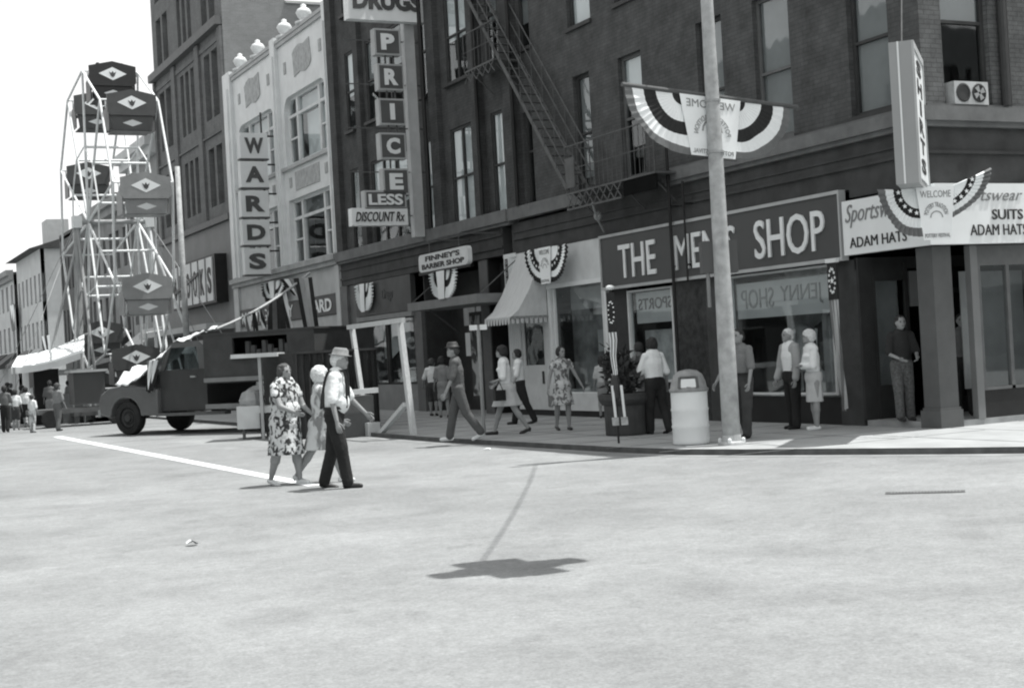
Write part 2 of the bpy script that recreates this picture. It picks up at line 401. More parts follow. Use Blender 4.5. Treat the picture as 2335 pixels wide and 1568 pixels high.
# gutter strip, centre line, seams
b = MB(); ko = offs(kerb, -.28)
for i in range(len(kerb)-1): b.add([(*kerb[i], RZ+.004), (*kerb[i+1], RZ+.004), (*ko[i+1], RZ+.004), (*ko[i], RZ+.004)], [(0, 3, 2, 1)])
struct(b.build('gutter', mat('gutter_concrete', .26, .9, .25, 2)))
LINEM = mat('road_line_paint', .78, .7, .12, 4)
b = MB(); b.add([(-9.80, 1.5, RZ+.004), (-9.58, 1.5, RZ+.004), (-9.50, 24, RZ+.004), (-9.75, 24, RZ+.004)], [(0, 1, 2, 3)])
struct(b.build('road_line', LINEM))

# ------------------------------------------------------------------ buildings
def shell(parent, y0, y1, H, depth, m, x0=.003, first=True, roofm=None, name='side_wall', floors=(), back=3.2, groundz=0):
    """side walls, back wall, roof and floors behind a street facade at X=0"""
    if first: b = MB(); b.box(x0, depth, y0, y0+.2, groundz, H); b.build(name, m, parent)
    b = MB(); b.box(x0, depth, y1-.2, y1, groundz, H); b.build(name, m, parent)
    b = MB(); b.box(depth, depth+.2, y0, y1, groundz, H); b.build('back_wall', m, parent)
    b = MB(); b.box(0.24, depth, y0+.2, y1-.2, H-.5, H-.3); b.build('roof', roofm or ENTAB, parent)
    b = MB(); b.box(back, back+.05, y0+.2, y1-.2, groundz+.1, H-.5)
    for z in floors: b.box(.23, back, y0+.2, y1-.2, z, z+.15)
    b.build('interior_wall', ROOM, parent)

# ---- corner brick building (men's shop) Y 0..14.31 on main street, X 0..9 on cross street
CB = thing('brick_building', (0, 0, 0), 'dark brick corner building with a mens shop at street level and a fire escape', 'building')
ZU = [(8.9, 11.45), (12.6, 15)]
HC = 14.6
wl = [(13.12, 13.6, 5.06, 7.43), (10.3, 11.04, 5.25, 7.79), (8.13, 9.05, 5.22, 7.8), (5.24, 6.09, 5.22, 7.85), (3.22, 4.26, 5.26, 7.85), (.71, 1.68, 5.27, 7.85)]
holes = list(wl)
up3 = [(10.1, 11.14, 8.9, 11.2), (8.13, 9.05, 8.95, 11.45), (5.24, 6.09, 8.95, 11.45), (3.22, 4.26, 8.95, 11.45), (.71, 1.68, 8.95, 11.45), (13.0, 13.65, 8.95, 11.45)]
holes += up3
wall('wall', CB, 'X', 0, 0, 14.31, 5.2, HC, holes, BRICK)
for i, h in enumerate(wl):
    window(CB, 'X', 0, *h, blind=[None, BLINDG, BLIND, BLINDG, BLINDG, BLINDG][i], blind_to=[.3, .1, .6, .05, .02, .03][i], fm=FRAME if i in (2, 4) else FRAMED, mid=6.48, fr=.07)
for i, h in enumerate(up3): window(CB, 'X', 0, *h, blind=BLINDG if i != 0 else BLIND, blind_to=.25 if i else .0, fr=.07)
hc = [(.45, 1.45, 5.2, 7.85), (3.3, 4.3, 5.2, 7.85), (5.6, 6.6, 5.2, 7.85), (.45, 1.45, 8.95, 11.45), (3.3, 4.3, 8.95, 11.45), (5.6, 6.6, 8.95, 11.45)]
wall('wall', CB, 'Y', 0, 0, 12, 5.2, HC, hc, BRICKC)
for i, h in enumerate(hc): window(CB, 'Y', 0, *h, blind=BLINDG, blind_to=.1 if i else .5, mid=6.54 if i < 3 else None, fr=.075, fm=FRAMED)
shell(CB, .25, 14.30, HC, 11.8, BRICK, floors=(4.75, 8.4), back=3.4, first=False)
# stone ledge (returns round the corner), broken by the fire escape landing
b = MB(); b.box(-.22, 0, -.22, 7.25, 4.92, 5.14); b.box(-.15, 0, -.15, 7.25, 4.84, 4.918); b.box(-.08, 0, -.05, 7.2, 5.142, 5.2)
b.box(0.001, 12, -.22, -.001, 4.92, 5.14); b.box(0.001, 12, -.15, -.001, 4.84, 4.918); b.box(.001, 12, -.08, -.001, 5.142, 5.2)
b.box(-.2, 0, 10.6, 14.31, 4.9, 5.2); b.build('ledge', STONE, CB)
# frieze under it
b = MB(); b.box(-.05, .25, -.05, 1.8, 3.95, 4.835); b.box(-.05, .25, 1.8, 14.31, 4.09, 4.835); b.box(.25, 12, -.05, .25, 3.95, 4.835)
b.box(-.10, -.052, -.10, 14.31, 4.42, 4.47); b.box(-.10, 12, -.10, -.052, 4.42, 4.47); b.box(-.08, -.052, -.08, 14.31, 4.60, 4.64)
b.box(-.04, .02, 7.25, 10.6, 4.84, 5.2)
b.build('frieze', ENTAB, CB)
# corner column
b = MB(); b.box(0, .38, 0, .36, .46, 2.98); b.box(-.04, .42, -.04, .41, .12, .42); b.box(-.02, .40, -.02, .38, .42, .46)
b.build('column', mat('column_paint', .10, .6, .15, 2), CB)
# shop floor step, recess walls
b = MB(); b.box(.02, 3.2, .44, 1.75, .1, .24); b.box(.44, 3.2, .02, .44, .1, .24); b.build('step', mat('step_stone', .3, .8, .2, 3), CB)
b = MB(); b.box(.0, .14, 1.8, 2.38, .12, 2.93); b.box(0, .2, 5.5, 6.25, .12, 2.93)
b.each('pier', mat('dark_panel', .06, .35, .3, 3), CB)
b = MB(); b.box(.02, .2, 6.25, 7.38, .12, 2.93); b.each('pier', mat('pier_tile', .045, .25, .5, 6), CB)
b = MB(); b.box(.02, .2, 9.2, 9.95, .12, 2.93); b.each('pier', DARK, CB)
b = MB(); b.box(.05, .2, 2.38, 5.5, .12, .62); b.box(.05, .2, 7.38, 9.2, .12, .9); b.each('bulkhead', BLACK, CB)
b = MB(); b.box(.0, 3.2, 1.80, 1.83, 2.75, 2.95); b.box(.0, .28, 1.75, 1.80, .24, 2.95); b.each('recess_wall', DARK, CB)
# display case in recess (faces cross street)
b = MB(); b.box(.28, .34, 1.74, 1.8, .24, 2.85); b.box(.98, 1.05, 1.74, 1.8, .24, 2.85); b.box(.34, .98, 1.76, 1.8, .24, .8); b.box(1.5, 1.56, 1.74, 1.8, .24, 2.85)
b.box(.34, .98, 1.78, 1.8, 2.55, 2.85); b.build('display_case', DARK, CB)
b = MB(); b.box(.34, .98, 1.95, 1.97, .8, 2.6); b.build('display_backing', mat('case_lining', .3, .8, .15, 2), CB)
b = MB(); b.add([(.34, 1.775, .8), (.98, 1.775, .8), (.98, 1.775, 2.55), (.34, 1.775, 2.55)], [(0, 1, 2, 3)]); b.build('display_glass', GLASSD, CB)
b = MB(); b.box(1.1, 1.45, 1.76, 1.79, 2.1, 2.7); b.each('transom_panel', GREY, CB)
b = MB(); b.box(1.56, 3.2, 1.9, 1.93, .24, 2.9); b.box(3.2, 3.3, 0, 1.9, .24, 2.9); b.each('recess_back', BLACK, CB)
# door in recess
b = MB(); b.box(1.6, 1.68, 1.82, 1.88, .24, 2.4); b.box(2.5, 2.58, 1.82, 1.88, .24, 2.4); b.box(1.68, 2.5, 1.82, 1.88, 2.3, 2.4); b.box(1.68, 2.5, 1.82, 1.88, .24, .5)
dr = b.build('door', FRAMED, CB); b = MB(); b.tube((1.75, 1.8, 1.0), (1.75, 1.8, 1.35), .018); b.build('handle', STEEL, dr)
# cross street window with post
b = MB(); b.box(.78, .93, .0, .12, .24, 2.98); b.build('post', mat('post_paint', .18, .5, .1, 2), CB)
b = MB(); b.box(.93, 2.6, .04, .1, .15, .68); b.box(2.6, 2.75, 0, .12, .15, 2.98); b.box(2.75, 12, 0.02, .14, .15, 3.98); b.each('bulkhead', BLACK, CB)
b = MB(); b.box(.93, 1.0, .02, .1, .68, 2.98); b.box(1.55, 1.62, .02, .1, .68, 2.98); b.box(1.0, 1.55, .02, .1, 2.66, 2.98); b.box(1.62, 2.6, .02, .1, 2.66, 2.98); b.box(1.0, 2.6, .02, .1, .68, .73)
f = b.build('shop_window', FRAME, CB)
b = MB(); b.add([(1.0, .06, .7), (2.6, .06, .7), (2.6, .06, 2.66), (1.0, .06, 2.66)], [(0, 1, 2, 3)]); b.build('pane', GLASSD, f)
b = MB(); b.box(1.02, 1.3, .5, .52, .7, 2.6); b.build('curtain', mat('case_lining2', .34, .8, .15, 2), f)
b = MB(); b.box(1.3, 2.6, .7, .72, .7, 2.6); b.build('backdrop', mat('case_lining3', .2, .8, .15, 2), f)

# men's shop windows
def shopwin(parent, y0, y1, z0, z1, white=True, glass=GLASSD):
    b = MB(); t = .05
    b.box(-.02, .08, y0, y0+t, z0, z1); b.box(-.02, .08, y1-t, y1, z0, z1); b.box(.0, .08, y0+t, y1-t, z0, z0+.04); b.box(.0, .08, y0+t, y1-t, z1-.04, z1)
    f = b.build('shop_window', WHITEW if white else DARK, parent)
    b = MB(); b.add([(.04, y0+.02, z0+.02), (.04, y1-.02, z0+.02), (.04, y1-.02, z1-.02), (.04, y0+.02, z1-.02)], [(0, 1, 2, 3)]); b.build('pane', glass, f)
    return f
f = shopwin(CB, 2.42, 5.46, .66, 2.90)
b = MB(); b.box(.13, .14, 2.62, 5.4, 2.08, 2.74); bn = b.build('banner_and_reflection', mat('banner_and_reflection_tone', .5, .9, .08, 2), f)  # pale strip with reversed lettering imitates a reflection of a shop opposite
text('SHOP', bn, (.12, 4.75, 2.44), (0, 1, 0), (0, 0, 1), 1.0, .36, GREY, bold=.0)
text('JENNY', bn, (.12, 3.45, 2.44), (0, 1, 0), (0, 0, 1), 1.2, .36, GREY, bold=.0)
b = MB()
for k in range(26):
    y = 2.5+k*.024; b.add([(.3+.03*math.sin(k*1.7), y, .66), (.3+.03*math.sin((k+1)*1.7), y+.024, .66), (.3+.03*math.sin((k+1)*1.7), y+.024, 2.8), (.3+.03*math.sin(k*1.7), y, 2.8)], [(0, 1, 2, 3)])
b.build('curtain', BLINDG, f)
b = MB(); b.box(.1, 1.5, 2.45, 5.45, .55, .62); b.build('display_floor', LGREY, f)
b = MB(); b.box(1.35, 1.4, 2.4, 5.5, .6, 2.95); b.build('backdrop', mat('backdrop_cloth', .6, .9, .5, 2.5), f)
f = shopwin(CB, 7.42, 9.18, .92, 2.86)
b = MB(); b.box(.13, .14, 7.55, 9.05, 2.15, 2.8); bn = b.build('banner_and_reflection', mat('banner_and_reflection_tone', .5, .9, .08, 2), f)
text('SPORTS', bn, (.12, 8.3, 2.55), (0, 1, 0), (0, 0, 1), 1.3, .24, INK, bold=.01)
b = MB(); b.box(.4, .45, 7.4, 9.2, .8, 2.0); b.build('backdrop', mat('backdrop_light', .5, .9, .35, 3), f)

# men's shop sign board
SG = thing('shop_sign', (-.1, 5.9, 2.93), 'long dark sign board reading THE MENS SHOP in white letters', 'sign')
b = MB(); b.box(-.17, -.052, 1.94, 9.9, 2.98, 4.04); b.build('board', SIGNG, SG)
b = MB(); b.box(-.20, -.055, 1.9, 9.94, 4.04, 4.10); b.box(-.20, -.055, 1.9, 9.94, 2.92, 2.98); b.box(-.20, -.055, 1.9, 1.94, 2.98, 4.04); b.box(-.20, -.055, 9.9, 9.94, 2.98, 4.04); b.build('trim', LGREY, SG)
U, V = (0, -1, 0), (0, 0, 1)
def ycen(a, b_): return (onX(a, 600, -.18).y+onX(b_, 600, -.18).y)/2, abs(onX(a, 600, -.18).y-onX(b_, 600, -.18).y)
for wd, a, c_ in (('THE', 1412, 1496), ('MEN’S', 1541, 1680), ('SHOP', 1724, 1885)):
    y, wd_ = ycen(a, c_); text(wd, SG, (-.185, y, 3.48), U, V, wd_, .70, SIGNW, bold=.004, th=.03)

# white corner sign
CS = thing('shop_sign', (0, 0, 2.98), 'white sign wrapping the corner reading Sportswear Suits Adam Hats', 'sign')
b = MB(); b.box(-.26, -.11, -.26, 1.76, 2.99, 3.88); b.box(-.11, 1.82, -.26, -.11, 2.99, 3.93); b.build('board', SIGNW, CS)
text('Sportswear', CS, (-.27, .93, 3.62), U, V, 1.5, .38, GREY, bold=-.004, shear=.4, th=.012)
text('ADAM HATS', CS, (-.27, .92, 3.18), U, V, 1.35, .17, INK, bold=.01, th=.012)
text('Sportswear', CS, (.95, -.27, 3.72), (1, 0, 0), V, 1.5, .24, GREY, bold=-.004, shear=.4, th=.012)
text('SUITS', CS, (1.36, -.27, 3.44), (1, 0, 0), V, .66, .16, INK, bold=.01, th=.012)
text('ADAM HATS', CS, (1.16, -.27, 3.2), (1, 0, 0), V, 1.2, .17, INK, bold=.01, th=.012)
# neighbouring sign edge at the right of the frame
b = MB(); b.box(1.95, 3.6, -.2, -.055, 3.02, 3.98)
o = b.build('shop_sign', GREY, None); o['label'] = 'plain grey sign board at the right edge beyond the white corner sign'; o['category'] = 'sign'

# ---- vertical corner sign on bracket: box perpendicular to corner
p0 = Vector((-.62, -.62, 0)); 
VS = thing('vertical_sign', (-.7, -.6, 4.0), 'tall grey box sign hanging over the corner with dark letters down its white face', 'sign')
dg_ = Vector((math.sin(R(47)), math.cos(R(47)), 0)); pr_ = Vector((dg_.y, -dg_.x, 0))     # along the blade, and its right-hand normal
NE = Vector((-1.50, -1.20, 0))                                                          # near end centre
def P3(a, s, z): return NE + dg_*a + pr_*s + Vector((0, 0, z))
b = MB(); ht = .16
def obox(b, a0, a1, s0, s1, z0, z1, mi=0):
    v = [P3(a0, s0, z0), P3(a1, s0, z0), P3(a1, s1, z0), P3(a0, s1, z0), P3(a0, s0, z1), P3(a1, s0, z1), P3(a1, s1, z1), P3(a0, s1, z1)]
    b.add(v, [(0, 1, 2, 3), (7, 6, 5, 4), (4, 5, 1, 0), (5, 6, 2, 1), (6, 7, 3, 2), (7, 4, 0, 3)], mi)
obox(b, 0, 1.75, -ht, ht, 3.80, 5.84); b.build('box', mat('sign_box_grey', .30, .5, .06, 1), VS)
b = MB(); obox(b, .06, 1.69, ht, ht+.012, 3.9, 5.74); b.build('face', SIGNW, VS)
b = MB(); obox(b, 0, .06, ht, ht+.03, 3.80, 5.84); obox(b, 1.69, 1.75, ht, ht+.03, 3.80, 5.84); obox(b, .06, 1.69, ht, ht+.03, 5.74, 5.84); b.build('trim', LGREY, VS)
b = MB(); obox(b, -.012, 0, -.045, -.02, 3.80, 5.84); b.build('seam', WHITE, VS)
b = MB(); b.tube(P3(.3, 0, 5.84), P3(1.7, .0, 8.2), .012); b.tube(P3(1.75, 0, 4.3), (-.02, -.02, 4.3), .04); b.tube(P3(1.75, 0, 5.4), (-.02, -.02, 5.4), .04); b.build('bracket', IRON, VS)
for i, ch in enumerate('SHIRTS'): text(ch, VS, P3(.9, ht+.014, 5.56-i*.29), dg_, V, .8 if ch != 'I' else .3, .22, INK, bold=.03, th=.01)

# ---- air conditioner in the cross-street window
AC = thing('air_conditioner', (.95, 0, 5.2), 'white window air conditioner with two round fan grilles on upper sill', 'air conditioner')
b = MB(); b.box(.56, 1.27, -.10, .2, 5.2, 5.56); b.build('case', mat('ac_case', .5, .5, .2, 6), AC)
b = MB()
for x in (.74, 1.07): b.lathe([(.145, 0), (.15, .01), (.12, .015), (.118, .004)], n=20, T=Matrix.Translation((x, -.10, 5.38)) @ Matrix.Rotation(PI/2, 4, 'X'))
b.build('grille', FRAMED, AC)
b = MB()
for k in range(4):
    t = PI*k/2+.5; b.prism([(.02, -.02), (.11, -.045), (.11, .045), (.02, .02)], (1.07, -.12, 5.38), (math.cos(t), 0, math.sin(t)), (-math.sin(t), 0, math.cos(t)), (0, .006, 0))
b.build('fan', STEEL, AC)
b = MB(); b.tube((1.66, -.09, 5.2), (1.66, -.09, HC), .07, n=10); b.tube((1.78, -.06, 5.2), (1.78, -.06, HC), .03)
o = b.build('downpipe', FRAMED); o['label'] = 'dark downpipe on brick wall to the right of air conditioner'; o['category'] = 'downpipe'
# thin conduits in front of mens shop sign
for y, r_, zt in ((6.96, .034, 5.6), (6.45, .022, 4.85)):
    b = MB(); b.tube((-.26, y, .8 if r_ > .03 else 2.9), (-.26, y, zt), r_, n=8)
    for z in (3.2, 4.4): b.box(-.26, -.0, y-.02, y+.02, z, z+.03)
    o = b.build('downpipe', BLACK); o['label'] = 'longer black pipe running past the sign board down the dark pier' if r_ > .03 else 'thin black pipe in front of the long dark sign board'; o['category'] = 'downpipe'

# ------------------------------------------------------------------ bunting and flags
def bunting(name, c, u, n, W, Hh, cw, label, group, txt=None, bands=(0, .3, .38, .72, 1.0), cols=(0, 2, 0, 1), fade=None, sag=0.0, angs=(0, 1), pole=None, pleat=.02, star=False, blow=0, top_text=.0, back=False, cb=None):
    """half-round pleated fan either side of a tapered centre panel. u: along the wall, n: outward normal. c = top centre"""
    c = Vector(c); u = Vector(u).normalized(); n = Vector(n).normalized(); v = Vector((0, 0, 1))
    T = thing(name, c, label, 'bunting' if name == 'bunting' else 'banner', group)
    mats = [FLAGW, FLAGG, FLAGD]
    for sd in (-1, 1):
        b = MB(); na = 26; pts = {}
        rs = [r for r in bands]
        org = c + u*(sd*cw*.42)
        rad = W/2-cw*.42
        for i in range(na+1):
            t = (PI/2)*i/na*1.08
            for j, r in enumerate(rs):
                rr = max(r, .04)
                x = sd*math.cos(t)*rad*rr; z = -math.sin(t)*Hh*rr
                off = n*(pleat*rr*(1 if i % 2 else -1) + .02) + v*(-sag*abs(math.cos(t))*rr)
                if sd > 0 and blow: x, z = x*(1+.1*blow), z*(1-.35*blow)+abs(x)*.42*blow
                q_ = noise.noise_vector(Vector((x*3+c.x, z*3+c.y, sd*2.0)))*(.045*rr*rad); x += q_.x; z += q_.y; off = off+n*abs(q_.z)
                pts[i, j] = org+u*x+v*z+off
        vs = []; idx = {}
        for k_, p in pts.items(): idx[k_] = len(vs); vs.append(p)
        k0 = len(b.v); b.v += [Vector(p) for p in vs]
        for i in range(na):
            for j in range(len(rs)-1):
                b.f.append([idx[i, j], idx[i+1, j], idx[i+1, j+1], idx[i, j+1]]); b.m.append(cols[j])
        b.build('swag', mats, T)
        if star:
            b = MB()
            for q in range(5):
                t = PI/2*(q+.5)/5; r = (bands[star]+bands[star+1])/2
                sx_, sz_ = sd*math.cos(t)*rad*r, -math.sin(t)*Hh*r
                if sd > 0 and blow: sx_, sz_ = sx_*(1+.1*blow), sz_*(1-.35*blow)+abs(sx_)*.42*blow
                p = org+u*sx_+v*sz_+n*(pleat+.035)
                pp = []
                for e in range(10):
                    a = PI*e/5+PI/2; rr = (.055 if e % 2 == 0 else .024)*max(Hh, .6)
                    pp.append((rr*math.cos(a), rr*math.sin(a)))
                b.prism(pp, p, u, v, n*.004)
            b.build('stars', FLAGW, T)
    cb = cb or Hh*1.02
    b = MB(); b.prism([(-cw/2, 0), (cw/2, 0), (cw*.36, -cb), (-cw*.36, -cb)], c+n*(pleat+.045), u, v, n*.006); p = b.build('centre_panel', FLAGW, T)
    if txt:
        uu = u; nn = n
        if u.cross(v).dot(n) < 0: uu = -u
        if back: uu = -uu
        cc = c+n*(pleat+.056)
        if txt[0]: text(txt[0], p, cc+v*(-.13*cb), uu, v, cw*.8, cb*.13, INKS, bold=.01, th=.006)
        if txt[1]:
            text(txt[1], p, cc+v*(-.33*cb), uu, v, cw*.8, cb*.09, INKS, bold=.0, th=.006, arc=cw*.27)
            # pottery kiln arch emblem
            b = MB(); pp = []
            for k in range(9): t = PI*k/8; pp.append((cw*.17*math.cos(t), cw*.17*math.sin(t)))
            for k in range(8, -1, -1): t = PI*k/8; pp.append((cw*.145*math.cos(t), cw*.145*math.sin(t)))
            b.prism(pp, cc+v*(-.58*cb), uu, v, (nn*.004 if not back else nn*-.004)); b.build('emblem', INKS, p)
        if txt[2]: text(txt[2], p, cc+v*(-.92*cb), uu, v, cw*.66, cb*.075, INKS, bold=.01, th=.006)
    if pole:
        b = MB(); b.tube(c+u*(-W/2-.12)+v*.02, c+u*(W/2+.12)+v*.02, .03); b.build('pole', IRON, T)
    return T
INKS = mat('faded_ink', .28, .8, .2, 10)
BG = 'patriotic buntings with festival panels'
bunting('bunting', (-.36, 12.05, 4.06), (0, -1, 0), (-1, 0, 0), 2.1, .82, .62, 'pleated bunting with festival centre panel on the white shop front beside the awning', BG, ('WELCOME', 'POTTERY', 'FESTIVAL'), bands=(0, .4, .68, .85, 1), cols=(0, 2, 0, 2), star=1)
# corner bunting
T = bunting('bunting', onY(2127, 428, -.75), (1, -.32, 0), (-.32, -1, 0), 1.75, .72, .60, 'wind-blown bunting with welcome panel in front of the white corner sign', BG, ('WELCOME', 'POTTERY TRADITION', 'POTTERY FESTIVAL'), bands=(0, .42, .62, .82, 1), cols=(0, 2, 0, 1), star=1, cb=.78, blow=1)
bunting('bunting', (-.16, 24.55, 4.05), (0, -1, 0), (-1, 0, 0), 1.5, .85, .42, 'small bunting with white panel on the dark drug store fascia', BG, bands=(0, .3, .5, .8, 1), cols=(0, 2, 0, 0), pleat=.05)
bunting('bunting', (-1.15, 16.2, 3.85), (0, -1, 0), (-1, 0, 0), 1.7, .7, .5, 'crumpled white starred bunting above the barber shop entry canopy', BG, bands=(0, .35, .6, .8, 1), cols=(0, 2, 0, 0), pleat=.05)
bunting('bunting', (-.3, 33.4, 4.75), (0, -1, 0), (-1, 0, 0), 3.0, .8, .6, 'torn starred bunting over the middle of the white store fascia', BG, bands=(0, .4, .6, .8, 1), cols=(0, 2, 0, 2), pleat=.08)
def vflag(c, w_, L, label, wind=.12, spread=.5):
    c = Vector(c); T = thing('flag', c, label, 'flag')
    b = MB(); b.box(c.x-.03, c.x+.0, c.y-w_/2, c.y+w_/2, c.z-.62, c.z); cn = b.build('canton', FLAGD, T)
    b = MB()
    for k in range(13):
        t = 2*PI*k/13; p = Vector((c.x-.034, c.y+w_*.32*math.cos(t), c.z-.3+.2*math.sin(t)))
        pp = [((.032 if e % 2 == 0 else .014)*math.cos(PI*e/5+PI/2), (.032 if e % 2 == 0 else .014)*math.sin(PI*e/5+PI/2)) for e in range(10)]
        b.prism(pp, p, (0, -1, 0), (0, 0, 1), (-.004, 0, 0))
    pp = [((.06 if e % 2 == 0 else .026)*math.cos(PI*e/5+PI/2), (.06 if e % 2 == 0 else .026)*math.sin(PI*e/5+PI/2)) for e in range(10)]
    b.prism(pp, (c.x-.034, c.y, c.z-.3), (0, -1, 0), (0, 0, 1), (-.004, 0, 0)); b.build('stars', FLAGW, cn)
    b = MB(); b.box(c.x-.05, c.x+.02, c.y-w_/2-.02, c.y+w_/2+.02, c.z, c.z+.07); b.build('rod', WHITE, T)
    b = MB(); n_ = 6; rows = 18
    for k in range(n_):
        for r in range(rows):
            def q(s, r_):
                f = r_/rows; ww = w_*(1-.6*f); y = c.y + (s/n_-.5)*ww - wind*f*1.0; x = c.x-.02-.03*math.sin(s*2.2+f*5)*(.3+f); z = c.z-.62-f*(L-.62)+(.1*f*abs(s/n_-.5)); return (x, y, z)
            b.add([q(k, r), q(k+1, r), q(k+1, r+1), q(k, r+1)], [(0, 1, 2, 3)], k % 2)
    b.build('stripes', [LGREY, FLAGG], T)
    return T
vflag((-.22, 2.12, 2.90), .24, 2.5, 'limp circle-starred flag on the dark pier at the corner end of the mens shop', .12)

# ------------------------------------------------------------------ fire escape
FE = thing('fire_escape', (-.6, 9.2, 5.2), 'iron fire escape with sloping stair and landing on the dark brick wall', 'fire escape')
BX = -.72
def rail(b, y0, y1, z, x, zt=.95, n=12, r_=.014):
    b.tube((x, y0, z+zt), (x, y1, z+zt), .016, n=6); b.tube((x, y0, z+zt*.5), (x, y1, z+zt*.5), .010, n=5)
    for i in range(n+1): y = y0+(y1-y0)*i/n; b.tube((x, y, z), (x, y, z+zt), r_ if i in (0, n) else .008, n=5)
ya, yb = 6.7, 10.3; LZ = 5.08
b = MB(); b.box(BX, -.02, ya, yb, LZ-.04, LZ); b.build('landing', IRON, FE)
b = MB(); b.box(BX+.02, BX+.06, ya, 7.95, LZ-.34, LZ-.045); b.build('skirt_plate', mat('skirt_black', .012, 1, .1, spec=0), FE)
b = MB(); nX = 8
for i in range(nX):
    y = 8.0+(yb-8.0)*i/nX; y2 = 8.0+(yb-8.0)*(i+1)/nX
    b.bar((BX, y, LZ-.35), (BX, y2, LZ-.04), .012, .025); b.bar((BX, y, LZ-.04), (BX, y2, LZ-.35), .012, .025)
b.bar((BX, 8.0, LZ-.36), (BX, yb, LZ-.36), .03, .04); b.build('lattice', IRON, FE)
b = MB(); rail(b, ya, yb, LZ, BX, 1.0, 20)
for y in (ya, yb): b.tube((BX, y, LZ+1.0), (-.02, y, LZ+1.0), .016, n=6); b.tube((BX, y, LZ+.5), (-.02, y, LZ+.5), .010, n=5)
b.build('railing', IRON, FE)
a0, a1 = Vector((0, 10.25, LZ)), Vector((0, 15.3, LZ+5.9))
b = MB()
for x in (BX+.04, -.14): b.bar((x, a0.y, a0.z), (x, a1.y, a1.z), .025, .10)
b.each('stringer', IRON, FE)
b = MB(); N = 25
for i in range(1, N): p = a0.lerp(a1, i/N); b.box(BX+.05, -.15, p.y-.08, p.y+.08, p.z-.01, p.z+.01)
b.each('tread', IRON, FE)
b = MB()
for x in (BX+.02, -.12):
    for hh in (.5, .95): b.tube((x, a0.y, a0.z+hh), (x, a1.y, a1.z+hh), .016, n=6)
    for i in range(0, 11): p = a0.lerp(a1, i/10); b.tube((x, p.y, p.z), (x, p.y, p.z+.95), .010, n=5)
b.build('handrail', IRON, FE)
LU = 8.72; b = MB(); b.box(BX, -.02, 13.5, 15.2, LU-.04, LU); b.build('landing', IRON, FE)
b = MB(); rail(b, 13.5, 15.2, LU, BX, .9, 8)
for i in range(5): y = 13.5+.34*i; b.bar((BX, y, LU-.3), (BX, y+.34, LU), .012, .025); b.bar((BX, y, LU), (BX, y+.34, LU-.3), .012, .025)
b.build('railing', IRON, FE)
b = MB(); b.box(BX-.01, BX+.02, 9.9, 10.3, LZ+.1, LZ+.75); b.build('hatch', IRON, FE)
b = MB()
for (y, z) in ((ya+.3, LZ), (8.2, LZ), (yb-.2, LZ), (13.7, LU), (15.0, LU)): b.bar((BX+.1, y, z-.05), (-.02, y, z-.6), .025, .025)
b.each('brace', IRON, FE)
# small bracket lamp by the shop front below
b = MB(); b.tube((-.1, 9.85, 4.2), (-.45, 9.5, 4.45), .025); b.tube((-.45, 9.5, 4.45), (-.7, 9.25, 4.75), .035, .02); b.ell((-.42, 9.52, 4.5), (.09, .09, .1))
o = b.build('bracket_lamp', STEEL); o['label'] = 'small curved bracket lamp at the top left corner of the mens shop sign'; o['category'] = 'lamp'

# ------------------------------------------------------------------ white storefront (part of the corner building)
SF = thing('white_shop_front', (-.02, 12.4, .12), 'white painted shop front with a large window beside the striped awning', 'shop front')
xw = -.05
b = MB(); 
b.box(xw, 0.0, 9.96, 10.2, .28, 4.10); b.box(xw, 0, 12.55, 12.95, .28, 4.10); b.box(xw, 0, 14.25, 14.9, .28, 4.10); b.box(xw, 0, 10.2, 12.55, .28, .68)
b.box(xw, 0, 10.2, 12.55, 3.12, 4.10); b.box(xw, 0, 12.95, 14.25, 2.55, 4.10)
b.build('panelling', WHITEW, SF)
b = MB(); b.box(xw-.04, xw, 10.0, 12.9, 3.12, 3.22); b.box(xw-.03, xw, 9.96, 10.04, .3, 3.12); b.box(xw-.03, xw, 12.6, 12.68, .3, 3.12); b.box(xw-.03, xw, 14.25, 14.9, 4.02, 4.12)
for k in range(6): b.box(xw-.012, xw, 14.3+k*.1, 14.33+k*.1, .3, 4.0)
b.build('trim', WHITE, SF)
b = MB(); b.box(-.03, 0, 9.96, 14.9, .14, .279); b.build('plinth', BLACK, SF)
b = MB(); b.box(0, .1, 10.2, 12.55, .66, .7); b.box(0, .06, 10.2, 10.25, .7, 3.12); b.box(0, .06, 12.5, 12.55, .7, 3.12); f = b.build('shop_window', WHITE, SF)
b = MB(); b.add([(.05, 10.2, .7), (.05, 12.55, .7), (.05, 12.55, 3.12), (.05, 10.2, 3.12)], [(0, 1, 2, 3)]); b.build('pane', GLASSD, f)
b = MB(); b.box(.5, .52, 10.2, 12.6, 2.6, 3.1); b.box(.55, .56, 10.3, 11.5, 1.6, 2.1); b.box(.3, .6, 10.2, 12.6, .6, .75); b.each('display_card', LGREY, f)
b = MB(); b.box(.62, .65, 10.0, 12.8, .3, 3.2); b.build('backdrop', mat('shop_back', .26, .9, .6, 1.4), f)
# door
b = MB(); b.box(-.02, .04, 12.97, 13.1, .28, 2.54); b.box(-.02, .04, 14.1, 14.23, .28, 2.54); b.box(-.02, .04, 13.1, 14.1, 2.4, 2.54); b.box(-.02, .04, 13.1, 14.1, .28, 1.35); d_ = b.build('door', WHITEW, SF)
b = MB(); b.add([(.01, 13.1, 1.35), (.01, 14.1, 1.35), (.01, 14.1, 2.4), (.01, 13.1, 2.4)], [(0, 1, 2, 3)]); b.build('pane', GLASSD, d_)
b = MB(); b.box(-.05, -.02, 13.15, 13.22, .9, 1.2); b.build('handle', FRAMED, d_)
b = MB(); b.box(-.075, -.052, 12.6, 12.94, .36, .62); b.build('vent', GREY, SF)
